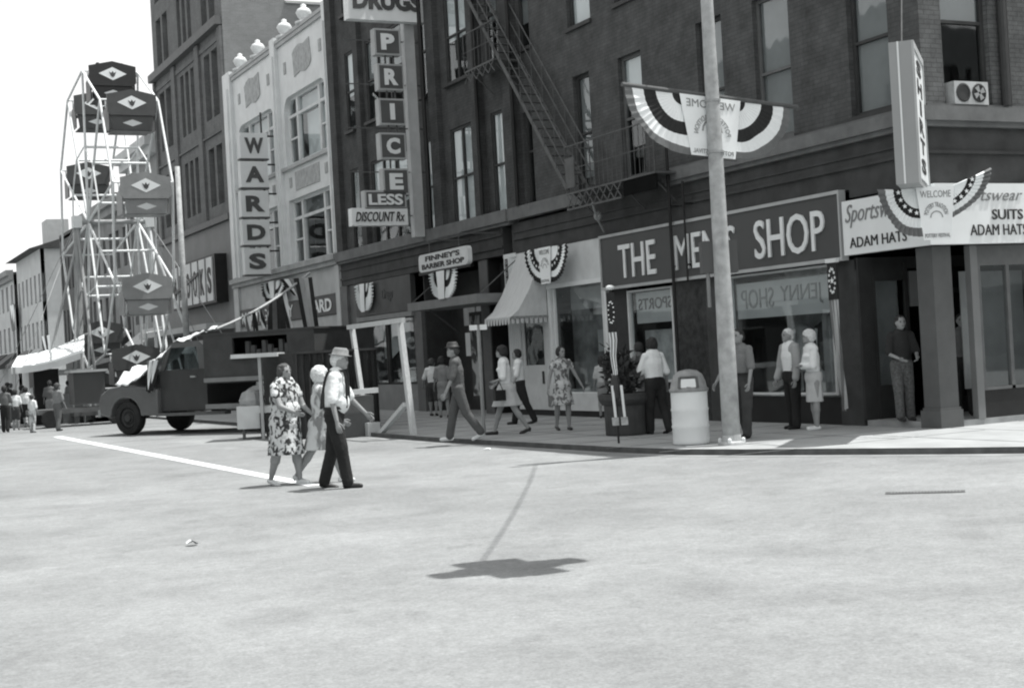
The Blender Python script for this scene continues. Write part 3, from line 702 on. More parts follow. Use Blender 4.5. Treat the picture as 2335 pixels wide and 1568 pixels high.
# vertical sign beside it
b = MB(); b.box(-.12, -.055, 14.52, 14.80, 3.1, 4.08); o = thing('small_sign', (-.1, 14.66, 3.6), 'narrow upright sign with dark panel at the left end of the white shop front', 'sign')
b.build('board', WHITE, o); b = MB(); b.box(-.125, -.121, 14.58, 14.74, 3.2, 4.0); b.build('panel', FRAMED, o)
for k, ch in enumerate('SHOES'): text(ch, o, (-.128, 14.66, 3.92-.15*k), U, V, .09, .1, LGREY, bold=.01, th=.004)
# awning
AWC = mat('awning_cloth', .56, .9, .14, 5, .2, stretch=(1, 9, .6))
AW = thing('awning', (-.7, 13.2, 3.2), 'white fabric awning with scalloped fringe over the shop door', 'awning')
b = MB(); y0, y1 = 12.72, 14.12; n_ = 24; prof = [(0, 4.05), (-.22, 3.6), (-.48, 3.08), (-.75, 2.68), (-.98, 2.50)]
rows = len(prof)
def aw(i, j):
    y = y0+(y1-y0)*i/n_; x, z = prof[j]; return (x-.08, y, z+.012*math.sin(i*2.1)*(j/4))
b.v += [Vector(aw(i, j)) for i in range(n_+1) for j in range(rows)]
for i in range(n_):
    for j in range(rows-1): b.f.append([i*rows+j, (i+1)*rows+j, (i+1)*rows+j+1, i*rows+j+1]); b.m.append(0)
b.build('canopy', AWC, AW, smooth=True)
b = MB()
for y in (y0, y1):
    b.add([(-.08, y, 4.05), (-.30, y, 3.6), (-.56, y, 3.08), (-.83, y, 2.68), (-1.06, y, 2.50), (-.08, y, 2.50)], [(0, 1, 2, 3, 4, 5)])
b.each('side_cheek', AWC, AW)
b = MB()
for i in range(9):
    ya_, yb_ = y0+(y1-y0)*i/9, y0+(y1-y0)*(i+1)/9; m_ = (ya_+yb_)/2; x = -1.062
    b.add([(x, ya_+.012, 2.52), (x, yb_-.012, 2.52), (x-.01, yb_-.02, 2.4), (x-.01, m_+.04, 2.34), (x-.01, m_-.04, 2.34), (x-.01, ya_+.02, 2.4)], [(0, 1, 2, 3, 4, 5)])
for i in range(8):
    xa, xb = -1.06+.98*i/8, -1.06+.98*(i+1)/8; m_ = (xa+xb)/2
    b.add([(xa+.012, y0, 2.52), (xb-.012, y0, 2.52), (xb-.02, y0, 2.4), (m_+.03, y0, 2.35), (m_-.03, y0, 2.35), (xa+.02, y0, 2.4)], [(0, 1, 2, 3, 4, 5)])
b.build('fringe', AWC, AW)
b = MB(); b.tube((-1.04, y0, 2.48), (-1.04, y1, 2.48), .018); b.tube((-1.04, y0, 2.48), (-.06, y0, 2.48), .015); b.tube((-1.04, y1, 2.48), (-.06, y1, 2.48), .015); b.build('frame', STEEL, AW)

# ------------------------------------------------------------------ drug store building Y 14.31..26.9
DB = thing('brick_building', (0, 20, 0), 'dark brick building behind the vertical discount drugs sign with pale upper blinds', 'building')
HD = 14.8
rows_ = []
for z0, z1 in ((5.08, 7.72), (8.93, 11.4), (12.6, 14.3)):
    for a0, a1, mu in ((14.69, 15.33, 0), (16.43, 17.86, 1), (19.14, 19.62, 0), (20.95, 23.85, 2), (24.95, 25.65, 0)): rows_.append((a0, a1, z0, z1, mu))
wall('wall', DB, 'X', 0, 14.31, 26.9, 5.2, HD, [r[:4] for r in rows_], BRICK2)
for i, r in enumerate(rows_):
    a0, a1, z0, z1, mu = r
    bl = BLIND if z0 < 6 and a0 < 20 else (BLINDG if i % 3 else BLIND)
    window(DB, 'X', -.07, a0, a1, z0, z1, blind=bl, blind_to=0.0 if z0 < 6 and a0 < 20 else (.45 if z0 < 9 else .3), mull=mu, fr=.06 if mu == 0 else .07, fm=FRAMED)
shell(DB, 14.32, 26.88, HD, 12, BRICK2, floors=(4.75, 8.4), back=3.4)
b = MB()
for a0, a1 in ((13.74, 14.28), (15.7, 16.2), (18.3, 18.85), (26.35, 26.9), (24.1, 24.5)): b.box(-.16, 0, a0, a1, 5.2, HD)
b.each('pilaster', BRICK2, DB)
b = MB(); b.tube((-.24, 15.62, 5.2), (-.24, 15.62, HD), .05); b.tube((-.24, 18.98, 5.2), (-.24, 18.98, HD), .06); b.tube((-.22, 13.68, 5.2), (-.22, 13.68, 12), .05); b.build('downpipe', BLACK, DB)
b = MB(); b.box(-.25, 0, 14.31, 26.88, 4.9, 5.2); b.box(-.18, 0, 14.31, 26.88, 4.82, 4.898); b.build('ledge', STONE, DB)
b = MB(); b.box(-.06, .2, 14.9, 26.88, 4.12, 4.815); b.box(-.1, -.062, 14.9, 26.88, 4.3, 4.36); b.box(-.1, -.062, 14.9, 26.88, 4.6, 4.64); b.build('frieze', ENTAB, DB)
b = MB(); b.box(-.12, .1, 26.3, 26.88, .12, 4.1); b.box(-.02, .1, 20.5, 21.05, .12, 3.1); b.box(-.02, .1, 25.6, 26.3, .12, 4.1); b.box(-.02, .1, 16.0, 16.5, .12, 4.1); b.each('pier', mat('pier_grey', .12, .6, .2, 2), DB)
b = MB(); b.box(-.08, .08, 21.05, 25.6, 3.06, 4.1); fs = b.build('fascia', mat('fascia_dark', .06, .5, .3, 1.5), DB)
text('Drugs', fs, (-.09, 22.9, 3.6), U, V, .9, .42, IRON, bold=.01, shear=.3)
text('REXOLAN', fs, (-.09, 21.8, 3.45), U, V, .9, .2, IRON, bold=.01) if False else None
b = MB(); b.box(-.1, .06, 21.0, 25.6, 2.9, 3.04); b.build('trim', GREY, DB)
b = MB(); b.box(-.02, .1, 21.05, 25.6, .12, .92); b.each('bulkhead', GREY, DB)
f = shopwin(DB, 23.3, 25.6, .94, 2.9, False); b = MB(); b.prism([(-1.1, 0), (1.1, 0), (1.1, -.5), (-.5, -1.1), (-1.1, -1.1)], (.8, 24.5, 2.8), (0, -1, 0), (0, 0, 1), (.02, 0, 0)); b.each('display_card', BLIND, f)
b = MB(); b.box(1.5, 1.55, 20, 26, .1, 3.1); b.build('backdrop', mat('shop_back', .26, .9, .6, 1.4), f)
f = shopwin(DB, 21.05, 23.2, .94, 2.9, False); b = MB(); b.box(.8, .83, 21.3, 23, 2.1, 2.8); b.each('display_card', mat('card_grey', .4, .9, .2, 2), f)
for k in range(7): 
    b = MB(); b.lathe([(.09, 0), (.1, .1), (.04, .18), (.05, .22)], (.3, 21.3+k*.27, .95)); b.build('goods', CLL if k % 2 else GREY, f)
# recessed shop entry with transom pictures and open door
b = MB(); b.box(-.02, .1, 17.0, 20.5, 4.0, 4.1); b.box(.9, 1.0, 16.5, 20.5, .12, 4.0); b.each('recess_back', DARK, DB)
b = MB(); b.box(.1, .9, 20.45, 20.5, .12, 4.0); b.box(.1, .9, 16.5, 16.55, .12, 4.0); b.each('recess_wall', FRAMED, DB)
b = MB(); b.box(.85, .89, 18.75, 19.5, 2.5, 3.0); b.box(.85, .89, 18.0, 18.65, 2.5, 3.0); b.each('transom_panel', mat('card_grey', .4, .9, .2, 2), DB)
b = MB(); b.box(.84, .89, 18.85, 19.45, 1.65, 2.3); b.box(.84, .89, 18.1, 18.7, 1.65, 2.3); b.each('poster', BLIND, DB)
b = MB(); b.box(.0, .1, 16.55, 17.3, .5, 2.8); f = b.build('display_case', DARK, DB); b = MB(); b.box(-.01, -.002, 16.62, 17.25, .6, 2.7); b.each('display_card', pattern('window_clutter', .08, .45, 2.5, .5), f)
# dark doorway bay
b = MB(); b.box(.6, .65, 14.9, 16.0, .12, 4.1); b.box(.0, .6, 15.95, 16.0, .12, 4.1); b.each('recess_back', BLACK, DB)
b = MB(); b.box(.3, .4, 15.0, 15.9, 2.4, 4.0); b.each('transom_panel', DARK, DB)
# entry canopy
EC = thing('entry_canopy', (-.6, 17.5, 3.0), 'flat grey entry canopy under the barber shop sign', 'canopy')
pL, pR = onX(932, 690, -1.2), onX(1086, 676, -1.2)
b = MB(); b.box(-1.2, 0, pR.y, pL.y+.1, 2.93, 3.15); b.build('deck', mat('canopy_grey', .2, .6, .15, 2), EC)
b = MB(); b.tube((-1.1, pL.y, 3.15), (0, pL.y, 4.0), .015); b.tube((-1.1, pR.y, 3.15), (0, pR.y, 4.0), .015); b.bar((-.9, 17.8, 2.93), (-.1, 17.8, 2.3), .04, .04); b.each('brace', IRON, EC)
# barber sign
BS = thing('barber_sign', (-1.2, 16, 4.1), 'rounded white hanging sign lettered for the barber shop above the entry canopy', 'sign')
a_, c_ = onX(959, 590, -1.2), onX(1072, 590, -1.2); z0 = onX(1015, 612, -1.2).z; z1 = onX(1015, 571, -1.2).z
W_ = a_.y-c_.y; H_ = z1-z0; pp = []
for (sx, sy) in ((1, 1), (-1, 1), (-1, -1), (1, -1)):
    for k in range(5):
        t = [0, PI/2, PI, 1.5*PI][[(1, 1), (-1, 1), (-1, -1), (1, -1)].index((sx, sy))]+PI/2*k/4; pp.append((sx*(W_/2-.12)+.12*math.cos(t), sy*(H_/2-.12)+.12*math.sin(t)))
b = MB(); mc = Vector((-1.26, (a_.y+c_.y)/2, (z0+z1)/2)); b.prism(pp, mc, (0, -1, 0), (0, 0, 1), (.12, 0, 0)); b.build('board', mat('sign_cream', .62, .5, .08, 3), BS)
text('FINNEY’S', BS, mc+Vector((-.006, 0, H_*.22)), U, V, W_*.7, H_*.3, INK, bold=.03); text('BARBER SHOP', BS, mc+Vector((-.006, 0, -H_*.22)), U, V, W_*.86, H_*.3, INK, bold=.03)
b = MB(); b.tube(mc+Vector((.06, -W_*.3, H_/2)), mc+Vector((.06, -W_*.3, H_/2+.35)), .012); b.tube(mc+Vector((.06, W_*.3, H_/2)), mc+Vector((.06, W_*.3, H_/2+.35)), .012)
b.bar(mc+Vector((.06, -W_*.35, H_/2+.35)), mc+Vector((.06, W_*.35, H_/2+.35)), .03, .03); b.bar(mc+Vector((.06, -W_*.3, H_/2+.35)), (0, mc.y-W_*.3, mc.z+H_/2+.35), .03, .03); b.bar(mc+Vector((.06, W_*.3, H_/2+.35)), (0, mc.y+W_*.3, mc.z+H_/2+.35), .03, .03)
b.build('hanger', IRON, BS)

# ---- vertical PRICE LESS sign, projecting perpendicular to facade; faces look down the street (-Y)
DS = thing('drug_sign', (-1.2, 19.9, 5), 'tall projecting drug store sign with boxed letters stacked down a mast', 'sign')
YS = 19.0
def sgbox(x0, y0, x1, y1, txt, face, ink, trim, tw=.8, th_=.7, bold=.05, d=.28, shear=0):
    A = onY(x0, y0, YS); B = onY(x1, y1, YS); xa, xb = A.x, B.x; za, zb = max(A.z, B.z), min(A.z, B.z)
    # use centre line so the boxes stay upright
    cxp, cyp = (x0+x1)/2, (y0+y1)/2; Cc = onY(cxp, cyp, YS); w_ = (x1-x0)/FOC*((Cc-CAM).dot(FW))/abs(RT.x); h_ = (y1-y0)/FOC*((Cc-CAM).dot(FW))
    b = MB(); b.box(Cc.x-w_/2, Cc.x+w_/2, YS, YS+d, Cc.z-h_/2, Cc.z+h_/2); bx = b.build('letter_box', trim, DS)
    if face: b = MB(); b.box(Cc.x-w_/2+.05, Cc.x+w_/2-.05, YS-.012, YS-.001, Cc.z-h_/2+.05, Cc.z+h_/2-.05); b.build('face', face, bx)
    text(txt, bx, (Cc.x, YS-.02, Cc.z), (1, 0, 0), V, w_*tw, h_*th_, ink, bold=bold, th=.02, shear=shear)
    return Cc, w_, h_
SIGNB = mat('sign_box_dark', .10, .5, .1, 2)
sgbox(795, -42, 967, 48, 'DRUGS', None, SIGNG, SIGNW, .86, .48)
for x0, y0, ch in ((855, 66, 'P'), (863, 146, 'R'), (866, 225, 'I'), (868, 303, 'C'), (875, 384, 'E')):
    sgbox(x0, y0, x0+57, y0+60 if ch != 'P' else y0+60, ch, SIGNB, SIGNW, LGREY, .52 if ch != 'I' else .18, .62, .05)
sgbox(834, 434, 925, 476, 'LESS', SIGNB, SIGNW, LGREY, .82, .6, .03)
sgbox(806, 474, 928, 514, 'DISCOUNT Rx', None, INK, SIGNW, .88, .55, .01, shear=.3)
b = MB()
for k in range(5):
    z = onY(890, 60+k*79+65, YS).z; c = onY(890+k*4, 60+k*79+65, YS)
    for s in (-.12, .12): b.box(c.x+s-.02, c.x+s+.02, YS+.08, YS+.12, z-.35, z+.35)
b.build('mast', IRON, DS)
# white fin behind letters
q0, q1, q2, q3 = onY(925, 60, YS+.3), onY(962, 60, YS+.3), onY(975, 530, YS+.3), onY(945, 540, YS+.3)
b = MB(); xm = (q0.x+q3.x)/2; b.box(xm-.02, xm+.28, YS+.3, YS+.55, q3.z, 12.5); b.build('fin', mat('fin_white', .5, .6, .15, 1.5), DS)
b = MB()
for z in (5.6, 6.8, 8, 9.2, 10.4, 11.5): b.bar((-2.3, YS+.42, z), (0, YS+.42, z), .03, .03)
b.each('brace', IRON, DS)

# ------------------------------------------------------------------ Wards building Y 26.9..39.6
WB = thing('white_building', (0, 33, 0), 'white terracotta store building with wide three-part windows and urns on the parapet', 'building')
HW = 13.2
wh = []
for a0, a1 in ((27.55, 32.15), (33.35, 38.15)): wh += [(a0, a1, 8.75, 11.15), (a0, a1, 5.22, 7.52)]
wall('wall', WB, 'X', 0, 26.9, 39.6, 5.0, HW, wh, TERRA, depth=.35)
for h in wh:
    a0, a1, z0, z1 = h; L = a1-a0; b = MB(); d0, d1 = .16, .26
    b.box(d0, d1, a0, a0+.14, z0, z1); b.box(d0, d1, a1-.14, a1, z0, z1); b.box(d0, d1, a0+.14, a1-.14, z0, z0+.1); b.box(d0, d1, a0+.14, a1-.14, z1-.1, z1)
    for f_ in (.24, .76): b.box(d0-.03, d1, a0+L*f_-.09, a0+L*f_+.09, z0+.1, z1-.1)
    b.box(d0-.02, d1, a0+.14, a1-.14, z1-.72, z1-.62)
    for f0, f1 in ((.03, .22), (.78, .97)): b.box(d0-.01, d1, a0+L*f0, a0+L*f1, (z0+z1)/2-.3, (z0+z1)/2-.24)
    f = b.build('window', WHITEW, WB)
    g = MB(); g.add([(.22, a0+.02, z0+.02), (.22, a1-.02, z0+.02), (.22, a1-.02, z1-.02), (.22, a0+.02, z1-.02)], [(0, 1, 2, 3)]); g.build('pane', GLASS, f)
    g = MB(); up_ = z0 > 8
    if up_: g.box(.45, .46, a0+L*.27, a0+L*.73, z0+.15, z1-.7)
    g.box(.45, .46, a0+.1, a1-.1, z1-.62, z1-.05)
    if up_: g.box(.45, .46, a0+.1, a0+L*.22, z0+1.0, z1-.7)
    g.build('blind', BLIND if up_ else BLINDG, f)
    g = MB(); r_ = .6
    if z0 > 8:       # rounded upper corners of the opening
        for s, e in ((a0, 1), (a1, -1)):
            pp = [(0, 0)]+[(r_*(1-math.sin(PI/2*k/6)), -r_*(1-math.cos(PI/2*k/6))) for k in range(7)]
            g.prism([(x*e, y) for x, y in pp], (-.0, s, z1), (0, 1, 0), (0, 0, 1), (.3, 0, 0))
        g.build('corner_piece', TERRA, WB)
shell(WB, 26.92, 39.58, HW-.6, 12, BRICKP, floors=(4.75, 8.2), back=3.4)
b = MB()
for a0, a1 in ((26.92, 27.25), (32.5, 33.05), (38.55, 39.58)):
    for k in (0, 1): 
        w_ = (a1-a0); b.box(-.14+.05*k, 0 if k == 0 else -.0, a0+w_*.12*k, a1-w_*.12*k, 5.2, HW+.25 if k == 0 else HW+.0) if k == 0 else b.box(-.2, -.14, a0+w_*.28, a1-w_*.28, 5.25, HW-.4)
b.each('pilaster', TERRA, WB)
b = MB()
for a0, a1 in ((28.65, 31.0), (34.65, 37.1)):
    n_ = 14; pp = []; cy, cz = (a0+a1)/2, 12.2
    for k in range(n_): t = 2*PI*k/n_; rr = 1+.10*math.sin(k*2.7); pp.append(((a1-a0)/2*rr*max(-.8, min(.8, math.cos(t)*1.1)), .56*rr*max(-.85, min(.85, math.sin(t)*1.2))))
    b.prism(pp, (-.03, cy, cz), (0, 1, 0), (0, 0, 1), (.028, 0, 0))
b.each('parapet_panel', TERRAD, WB)
b = MB()
for a0, a1 in ((28.6, 31.2), (34.5, 37.2)): b.box(-.03, -.001, a0, a1, 7.78, 8.42)
for a in (27.9, 31.75, 33.8, 37.7): b.box(-.03, -.001, a-.12, a+.12, 12.0, 12.4); b.box(-.03, -.001, a-.12, a+.12, 7.95, 8.3)
b.each('spandrel_panel', TERRAD, WB)
b = MB(); b.box(-.12, -.002, 27.25, 38.55, 8.58, 8.7); b.box(-.08, -.002, 27.25, 38.55, HW-.14, HW+.02); b.box(-.12, .36, 26.92, 39.58, HW+.0, HW+.12); b.build('string_course', mat('terra_course', .4, .7, .15, 2), WB)  # string course in a darker terracotta than the wall
for px_ in (870, 760, 610, 510):      # urns along the parapet
    p = onX((350+px_/2.24)*.934, 100, 0); b = MB()
    b.lathe([(.3, 0), (.32, .08), (.12, .14), (.2, .24), (.28, .4), (.2, .52), (.09, .58), (.1, .66), (.03, .7)], (.1, p.y, HW+.1), n=14); b.build('urn', TERRA, WB, smooth=True)
b = MB(); b.box(-.3, 0, 26.92, 39.58, 5.02, 5.2); b.box(-.2, 0, 26.92, 39.58, 4.86, 5.018); b.build('ledge', mat('terra_ledge', .34, .7, .2, 2), WB)
b = MB(); b.box(-.05, .1, 27.3, 39.2, 3.95, 4.85); b.box(-.05, .1, 27.3, 39.2, 2.85, 3.25); b.build('fascia', mat('fascia_grey', .42, .6, .15, 1.5), WB)
b = MB(); b.box(-.10, .1, 27.4, 39.1, 3.27, 3.93); f = b.build('sign_band', mat('sign_band_dark', .05, .5, .2, 2), WB)
text('MONTGOMERY', f, (-.115, 35.3, 3.6), U, V, 6.6, .44, SIGNW, bold=.03); text('WARD', f, (-.115, 29.3, 3.6), U, V, 2.9, .44, SIGNW, bold=.03)
b = MB(); b.box(-.14, .1, 26.92, 27.3, .12, 4.85); b.box(-.14, .1, 38.9, 39.58, .12, 4.85); b.each('pier', mat('pier_pale', .5, .6, .12, 2), WB)
b = MB(); b.box(-.02, .1, 27.3, 38.9, .12, .6); b.box(-.02, .08, 30.9, 31.3, .6, 2.85); b.box(-.02, .08, 34.8, 35.1, .6, 2.85); b.each('bulkhead', GREY, WB)
b = MB(); b.add([(.02, 27.3, .6), (.02, 38.9, .6), (.02, 38.9, 2.85), (.02, 27.3, 2.85)], [(0, 1, 2, 3)]); f = b.build('shop_window', GLASSD, WB)
b = MB(); b.box(.9, .95, 27.6, 29.6, .6, 2.5); b.box(.9, .95, 32.5, 34.5, 1.2, 2.7); b.box(.9, .95, 35.5, 38, .8, 2.5); b.each('display_card', mat('card_grey', .4, .9, .2, 2), f)

# WARDS vertical sign, perpendicular to facade
VW = thing('wards_sign', (-1.2, 35.5, 6), 'tall white projecting sign with five stacked letter panels on the white building', 'sign')
YW = 33.2
for (x0, y0, x1, y1, ch) in ((550, 303, 608, 361, 'W'), (552, 368, 609, 427, 'A'), (553, 435, 611, 494, 'R'), (556, 501, 613, 558, 'D'), (561, 566, 614, 625, 'S')):
    Cc = onY((x0+x1)/2, (y0+y1)/2, YW); dd = (Cc-CAM).dot(FW); w_ = (x1-x0)/FOC*dd/abs(RT.x); h_ = (y1-y0)/FOC*dd
    b = MB(); b.box(Cc.x-w_/2, Cc.x+w_/2, YW, YW+.35, Cc.z-h_/2, Cc.z+h_/2); bx = b.build('letter_panel', mat('wards_panel', .66, .5, .06, 1), VW)
    text(ch, bx, (Cc.x, YW-.015, Cc.z), (1, 0, 0), V, w_*.68, h_*.62, SIGNG, bold=.045, th=.02)
    b = MB(); b.box(Cc.x-w_/2-.03, Cc.x+w_/2+.03, YW+.02, YW+.33, Cc.z-h_/2-.06, Cc.z-h_/2-.005); b.build('trim', FRAME, bx)
    b = MB(); b.bar((Cc.x+w_/2, YW+.15, Cc.z+h_*.4), (0, YW+.15, Cc.z+h_*.4), .06, .06); b.each('brace', FRAMED, VW)
b = MB(); b.tube((-.5, YW+.18, 5.3), (-.5, YW+.18, 10.9), .035); b.build('mast', FRAMED, VW)

# ------------------------------------------------------------------ tall building Y 39.6..52.1
TB = thing('tall_building', (0, 45, 0), 'tall grey brick building with grouped narrow windows beyond the white store', 'building')
HT = 21.5
holes = []
for z0, z1 in ((8.5, 10.95), (12.15, 14.9), (16.2, 18.4), (19.2, 21)):
    for a0, a1, k in ((40.45, 42.95, 2), (44.4, 47.2, 3), (48.75, 51.4, 2)):
        wd = (a1-a0)/k
        for i in range(k): holes.append((a0+wd*i+.16, a0+wd*(i+1)-.16, z0, z1))
wall('wall', TB, 'X', 0, 39.6, 52.1, 7.95, HT, holes, BRICK3, depth=.4)
for h in holes: window(TB, 'X', .12, *h, blind=BLINDG if random.random() < .6 else None, blind_to=random.choice((.4, .55, .7)), fr=.07, fm=FRAME, sill=False)
b = MB()
for a0, a1 in ((39.62, 40.1), (43.3, 43.95), (47.7, 48.3), (51.75, 52.1)): b.box(-.12, 0, a0, a1, 7.95, 15.55)
for a0, a1 in ((40.1, 43.3), (43.95, 47.7), (48.3, 51.75)): b.box(-.05, 0, a0, a1, 15.1, 15.3); b.box(-.08, 0, a0, a1, 11.4, 11.5)
b.each('pilaster', BRICK3, TB)
b = MB(); b.box(-.3, 0, 39.62, 52.2, 15.6, 15.95); b.box(-.2, 0, 39.62, 52.15, 7.7, 7.95); b.each('ledge', FRAME, TB)
b = MB(); b.box(-.04, .3, 39.62, 52.1, 3.6, 7.69); b.box(-.04, .3, 39.62, 40.2, .12, 3.6); b.box(-.04, .3, 51.4, 52.1, .12, 3.6); b.build('lower_wall', mat('tall_lower', .17, .6, .12, 1), TB)
b = MB(); b.box(-1.3, -.05, 39.7, 52.6, 3.28, 3.52); b.build('canopy', mat('canopy_pale', .42, .6, .12, 1), TB)
b = MB(); b.box(.5, .6, 40.2, 51.4, .12, 3.6); b.each('recess_back', BLACK, TB)
b = MB(); b.box(.3, .32, 40.4, 43.5, .7, 2.9); b.box(.3, .32, 44.5, 51, .7, 2.9); b.build('shop_window', mat('dark_glass', .04, .15, .2, 1), TB)
# side wall toward camera (pale brick), front block taller
b = MB(); b.box(.003, 2.7, 39.6, 39.8, 4, HT); b.box(2.7, 16, 39.6, 39.8, 4, 16.6); b.box(.4, 2.7, 51.9, 52.1, 0, HT); b.box(2.7, 16, 51.9, 52.1, 0, 16.6); b.box(2.6, 2.7, 39.8, 51.9, 0, HT-.2); b.each('side_wall', BRICKP, TB)
b = MB(); b.box(2.7, 16, 39.8, 51.9, 16.2, 16.4); b.box(.4, 2.6, 39.8, 51.9, HT-.5, HT-.3); b.build('roof', ENTAB, TB)
b = MB(); b.box(2.7, 16, 39.5, 39.85, 16.6, 16.7); b.build('coping', LGREY, TB)
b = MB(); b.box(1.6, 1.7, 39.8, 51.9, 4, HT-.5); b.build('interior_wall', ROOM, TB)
# sign
BSN = thing('store_sign', (-.3, 45, 5.4), 'large dark sign with tall narrow white letter panels on the tall grey building', 'sign')
b = MB(); b.box(-.55, -.05, 40.7, 48.3, 4.4, 6.4); b.build('board', BLACK, BSN)
for i, ch in enumerate('BROOKS'):
    y = 47.6-i*1.22; b = MB(); b.box(-.6, -.551, y-.46, y+.46, 4.5, 6.3); bx = b.build('letter_panel', mat('panel_white', .62, .5, .1, 1), BSN)
    text(ch, bx, (-.61, y, 5.35), U, V, .62, 1.1, INK, bold=.03, th=.02)
b = MB(); b.bar((-.64, 48.2, 5.05), (-.64, 43.2, 5.75), .05, .12); b.build('swoosh', SIGNG, BSN)

# ------------------------------------------------------------------ buildings farther down the street
def far_building(y0, y1, H, m, label, wins, depth=14, x=0, roof=None, cornice=None, fz=(4.0, 7.5)):
    T = thing('far_building', (x, (y0+y1)/2, 0), label, 'building')
    hs = []
    n_ = wins
    for z0 in fz:
        if z0+2 > H: continue
        for i in range(n_): a = y0+(y1-y0)*(i+.28)/n_; c = y0+(y1-y0)*(i+.72)/n_; hs.append((a, c, z0, min(z0+2.1, H-.6)))
    wall('wall', T, 'X', x, y0, y1, 0, H, hs, m, depth=.3)
    for h in hs:
        b = MB(); b.box(x+.2, x+.24, *h); f = b.build('window', mat('dark_glass', .04, .15, .2, 1), T)
    b = MB(); b.box(x+.3, x+depth, y0, y0+.25, 0, H); b.box(x+.3, x+depth, y1-.25, y1, 0, H); b.box(x+depth, x+depth+.2, y0, y1, 0, H); b.each('side_wall', m, T)
    if roof: 
        b = MB(); zc = H+roof
        b.add([(x-.8, y0-.5, H-.15), (x-.8, y1+.5, H-.15), (x+depth+.4, y0-.5, H-.15), (x+depth+.4, y1+.5, H-.15), (x+depth/2, y0-.5, zc), (x+depth/2, y1+.5, zc)], [(0, 1, 5, 4), (2, 4, 5, 3), (0, 4, 2), (1, 3, 5), (0, 2, 3, 1)])
        b.build('roof', ENTAB, T)
    else: b = MB(); b.box(x, x+depth, y0+.25, y1-.25, H-.4, H-.2); b.build('roof', ENTAB, T)
    if cornice: b = MB(); b.box(x-.6, x-.001, y0, y1, H-.5, H-.05); b.box(x-.35, x-.001, y0, y1, H-.9, H-.502); b.build('cornice', cornice, T)
    b = MB(); b.box(x-.05, x-.001, y0+.3, y1-.3, 2.9, 3.5); b.build('fascia', LGREY, T)
    for k in range(max(1, int((y1-y0)/6))):
        ya_ = y0+.5+k*6; yb_ = min(ya_+4.8, y1-.3); m_ = (DARK, LGREY, SIGNG)[(k+int(y0)) % 3]; b = MB(); b.add([(x-.02, ya_, 3.9), (x-.02, yb_, 3.9), (x-1.5, yb_, 2.8), (x-1.5, ya_, 2.8), (x-1.5, ya_, 2.55), (x-1.5, yb_, 2.55), (x-.02, ya_, 2.7)], [(0, 1, 2, 3), (3, 2, 5, 4), (0, 3, 4, 6)]); b.build('awning', m_, T)
    return T
def opposite(x0, x1, y0, y1, H, m, label, face):
    T = thing('brick_building', ((x0+x1)/2, (y0+y1)/2, 0), label, 'building')
    hs = []; L0, L1, P, ax, sg = (y0, y1, x1, 'X', -1) if face == 'E' else (x0, x1, y1, 'Y', -1)
    n_ = int((L1-L0)/2.4)
    for z0 in (4.8, 8.4):
        for i in range(n_): a = L0+(L1-L0)*(i+.3)/n_; hs.append((a, a+1.05, z0, z0+2.2))
    for i in range(max(1, n_//3)): a = L0+(L1-L0)*(i+.1)/max(1, n_//3); hs.append((a, a+(L1-L0)/max(1, n_//3)*.75, .6, 2.9))
    wall('wall', T, ax, P, L0, L1, 0, H, hs, m, depth=.3, sgn=-1)
    b = MB()
    for h in hs:
        if ax == 'X': b.box(P-.3, P-.25, *h)
        else: b.box(h[0], h[1], P-.3, P-.25, h[2], h[3])
    b.each('window', mat('dark_glass', .04, .15, .2, 1), T)
    b = MB(); e = .35; b.box(x0+(.0), x1-e if ax == 'X' else x1, y0, y1-(e if ax == 'Y' else 0), 0.02, H-.1); b.build('block', m, T)
    b = MB(); 
    if ax == 'X': b.box(P+.02, P+.12, L0+.2, L1-.2, 3.1, 4.1)
    else: b.box(L0+.2, L1-.2, P+.02, P+.12, 3.1, 4.1)
    b.build('fascia', mat('fascia_grey', .42, .6, .15, 1.5), T)
    return T
opposite(-34, -19.5, -4, 14, 11.5, mat('opp_pale', .34, .8, .15, 1), 'pale building across the main street, outside the picture and mirrored in the shop windows', 'E')
opposite(-34, -19.5, 14.2, 34, 13.5, brick('opp_brick', .2), 'brick building across the main street, farther up, outside the picture', 'E')
opposite(-34, -19.5, 34.2, 60, 11, mat('opp_grey', .26, .8, .15, 1), 'grey building farthest up the opposite side, outside the picture', 'E')
opposite(-1, 26, -38, -19.5, 12, brick('opp_brick2', .22), 'brick building across the cross street, behind the camera position', 'N')
FA = mat('far_pale', .5, .8, .12, 1); FB = mat('far_grey', .25, .8, .15, 1); FD = brick('far_dark', .12)
T = far_building(52.3, 60, 13.2, FB, 'mid grey building with pale cornice seen between ferris wheel and tall building', 4, cornice=FA, fz=(4.2, 8.2))
b = MB(); b.box(1, 6, 53, 59, 12.8, 15.2); b.build('roof_house', FB, T)
far_building(60.2, 72, 11.4, mat('far_mid', .2, .8, .3, 1), 'grey brick building behind the right side of the ferris wheel', 6, cornice=FB)
far_building(72.2, 82.8, 11.2, FD, 'dark narrow-looking building front left of the ferris wheel', 8, fz=(4, 7.4))
T = far_building(91.7, 105, 11.3, FA, 'pale gabled building with dark overhanging eaves and chimney at left', 6, roof=2.2, fz=(3.8, 7.3))
b = MB(); p = onX(66, 530, 1.0); b.box(1.0, 2.6, 94.5, 97, 11, 13.6); b.build('chimney', LGREY, T)
far_building(107, 135, 10.8, FA, 'pale distant building at the left edge of the picture', 9, cornice=FB)
far_building(137, 150, 12, FB, 'grey distant building closing the street at far left', 5, x=-30, depth=60)
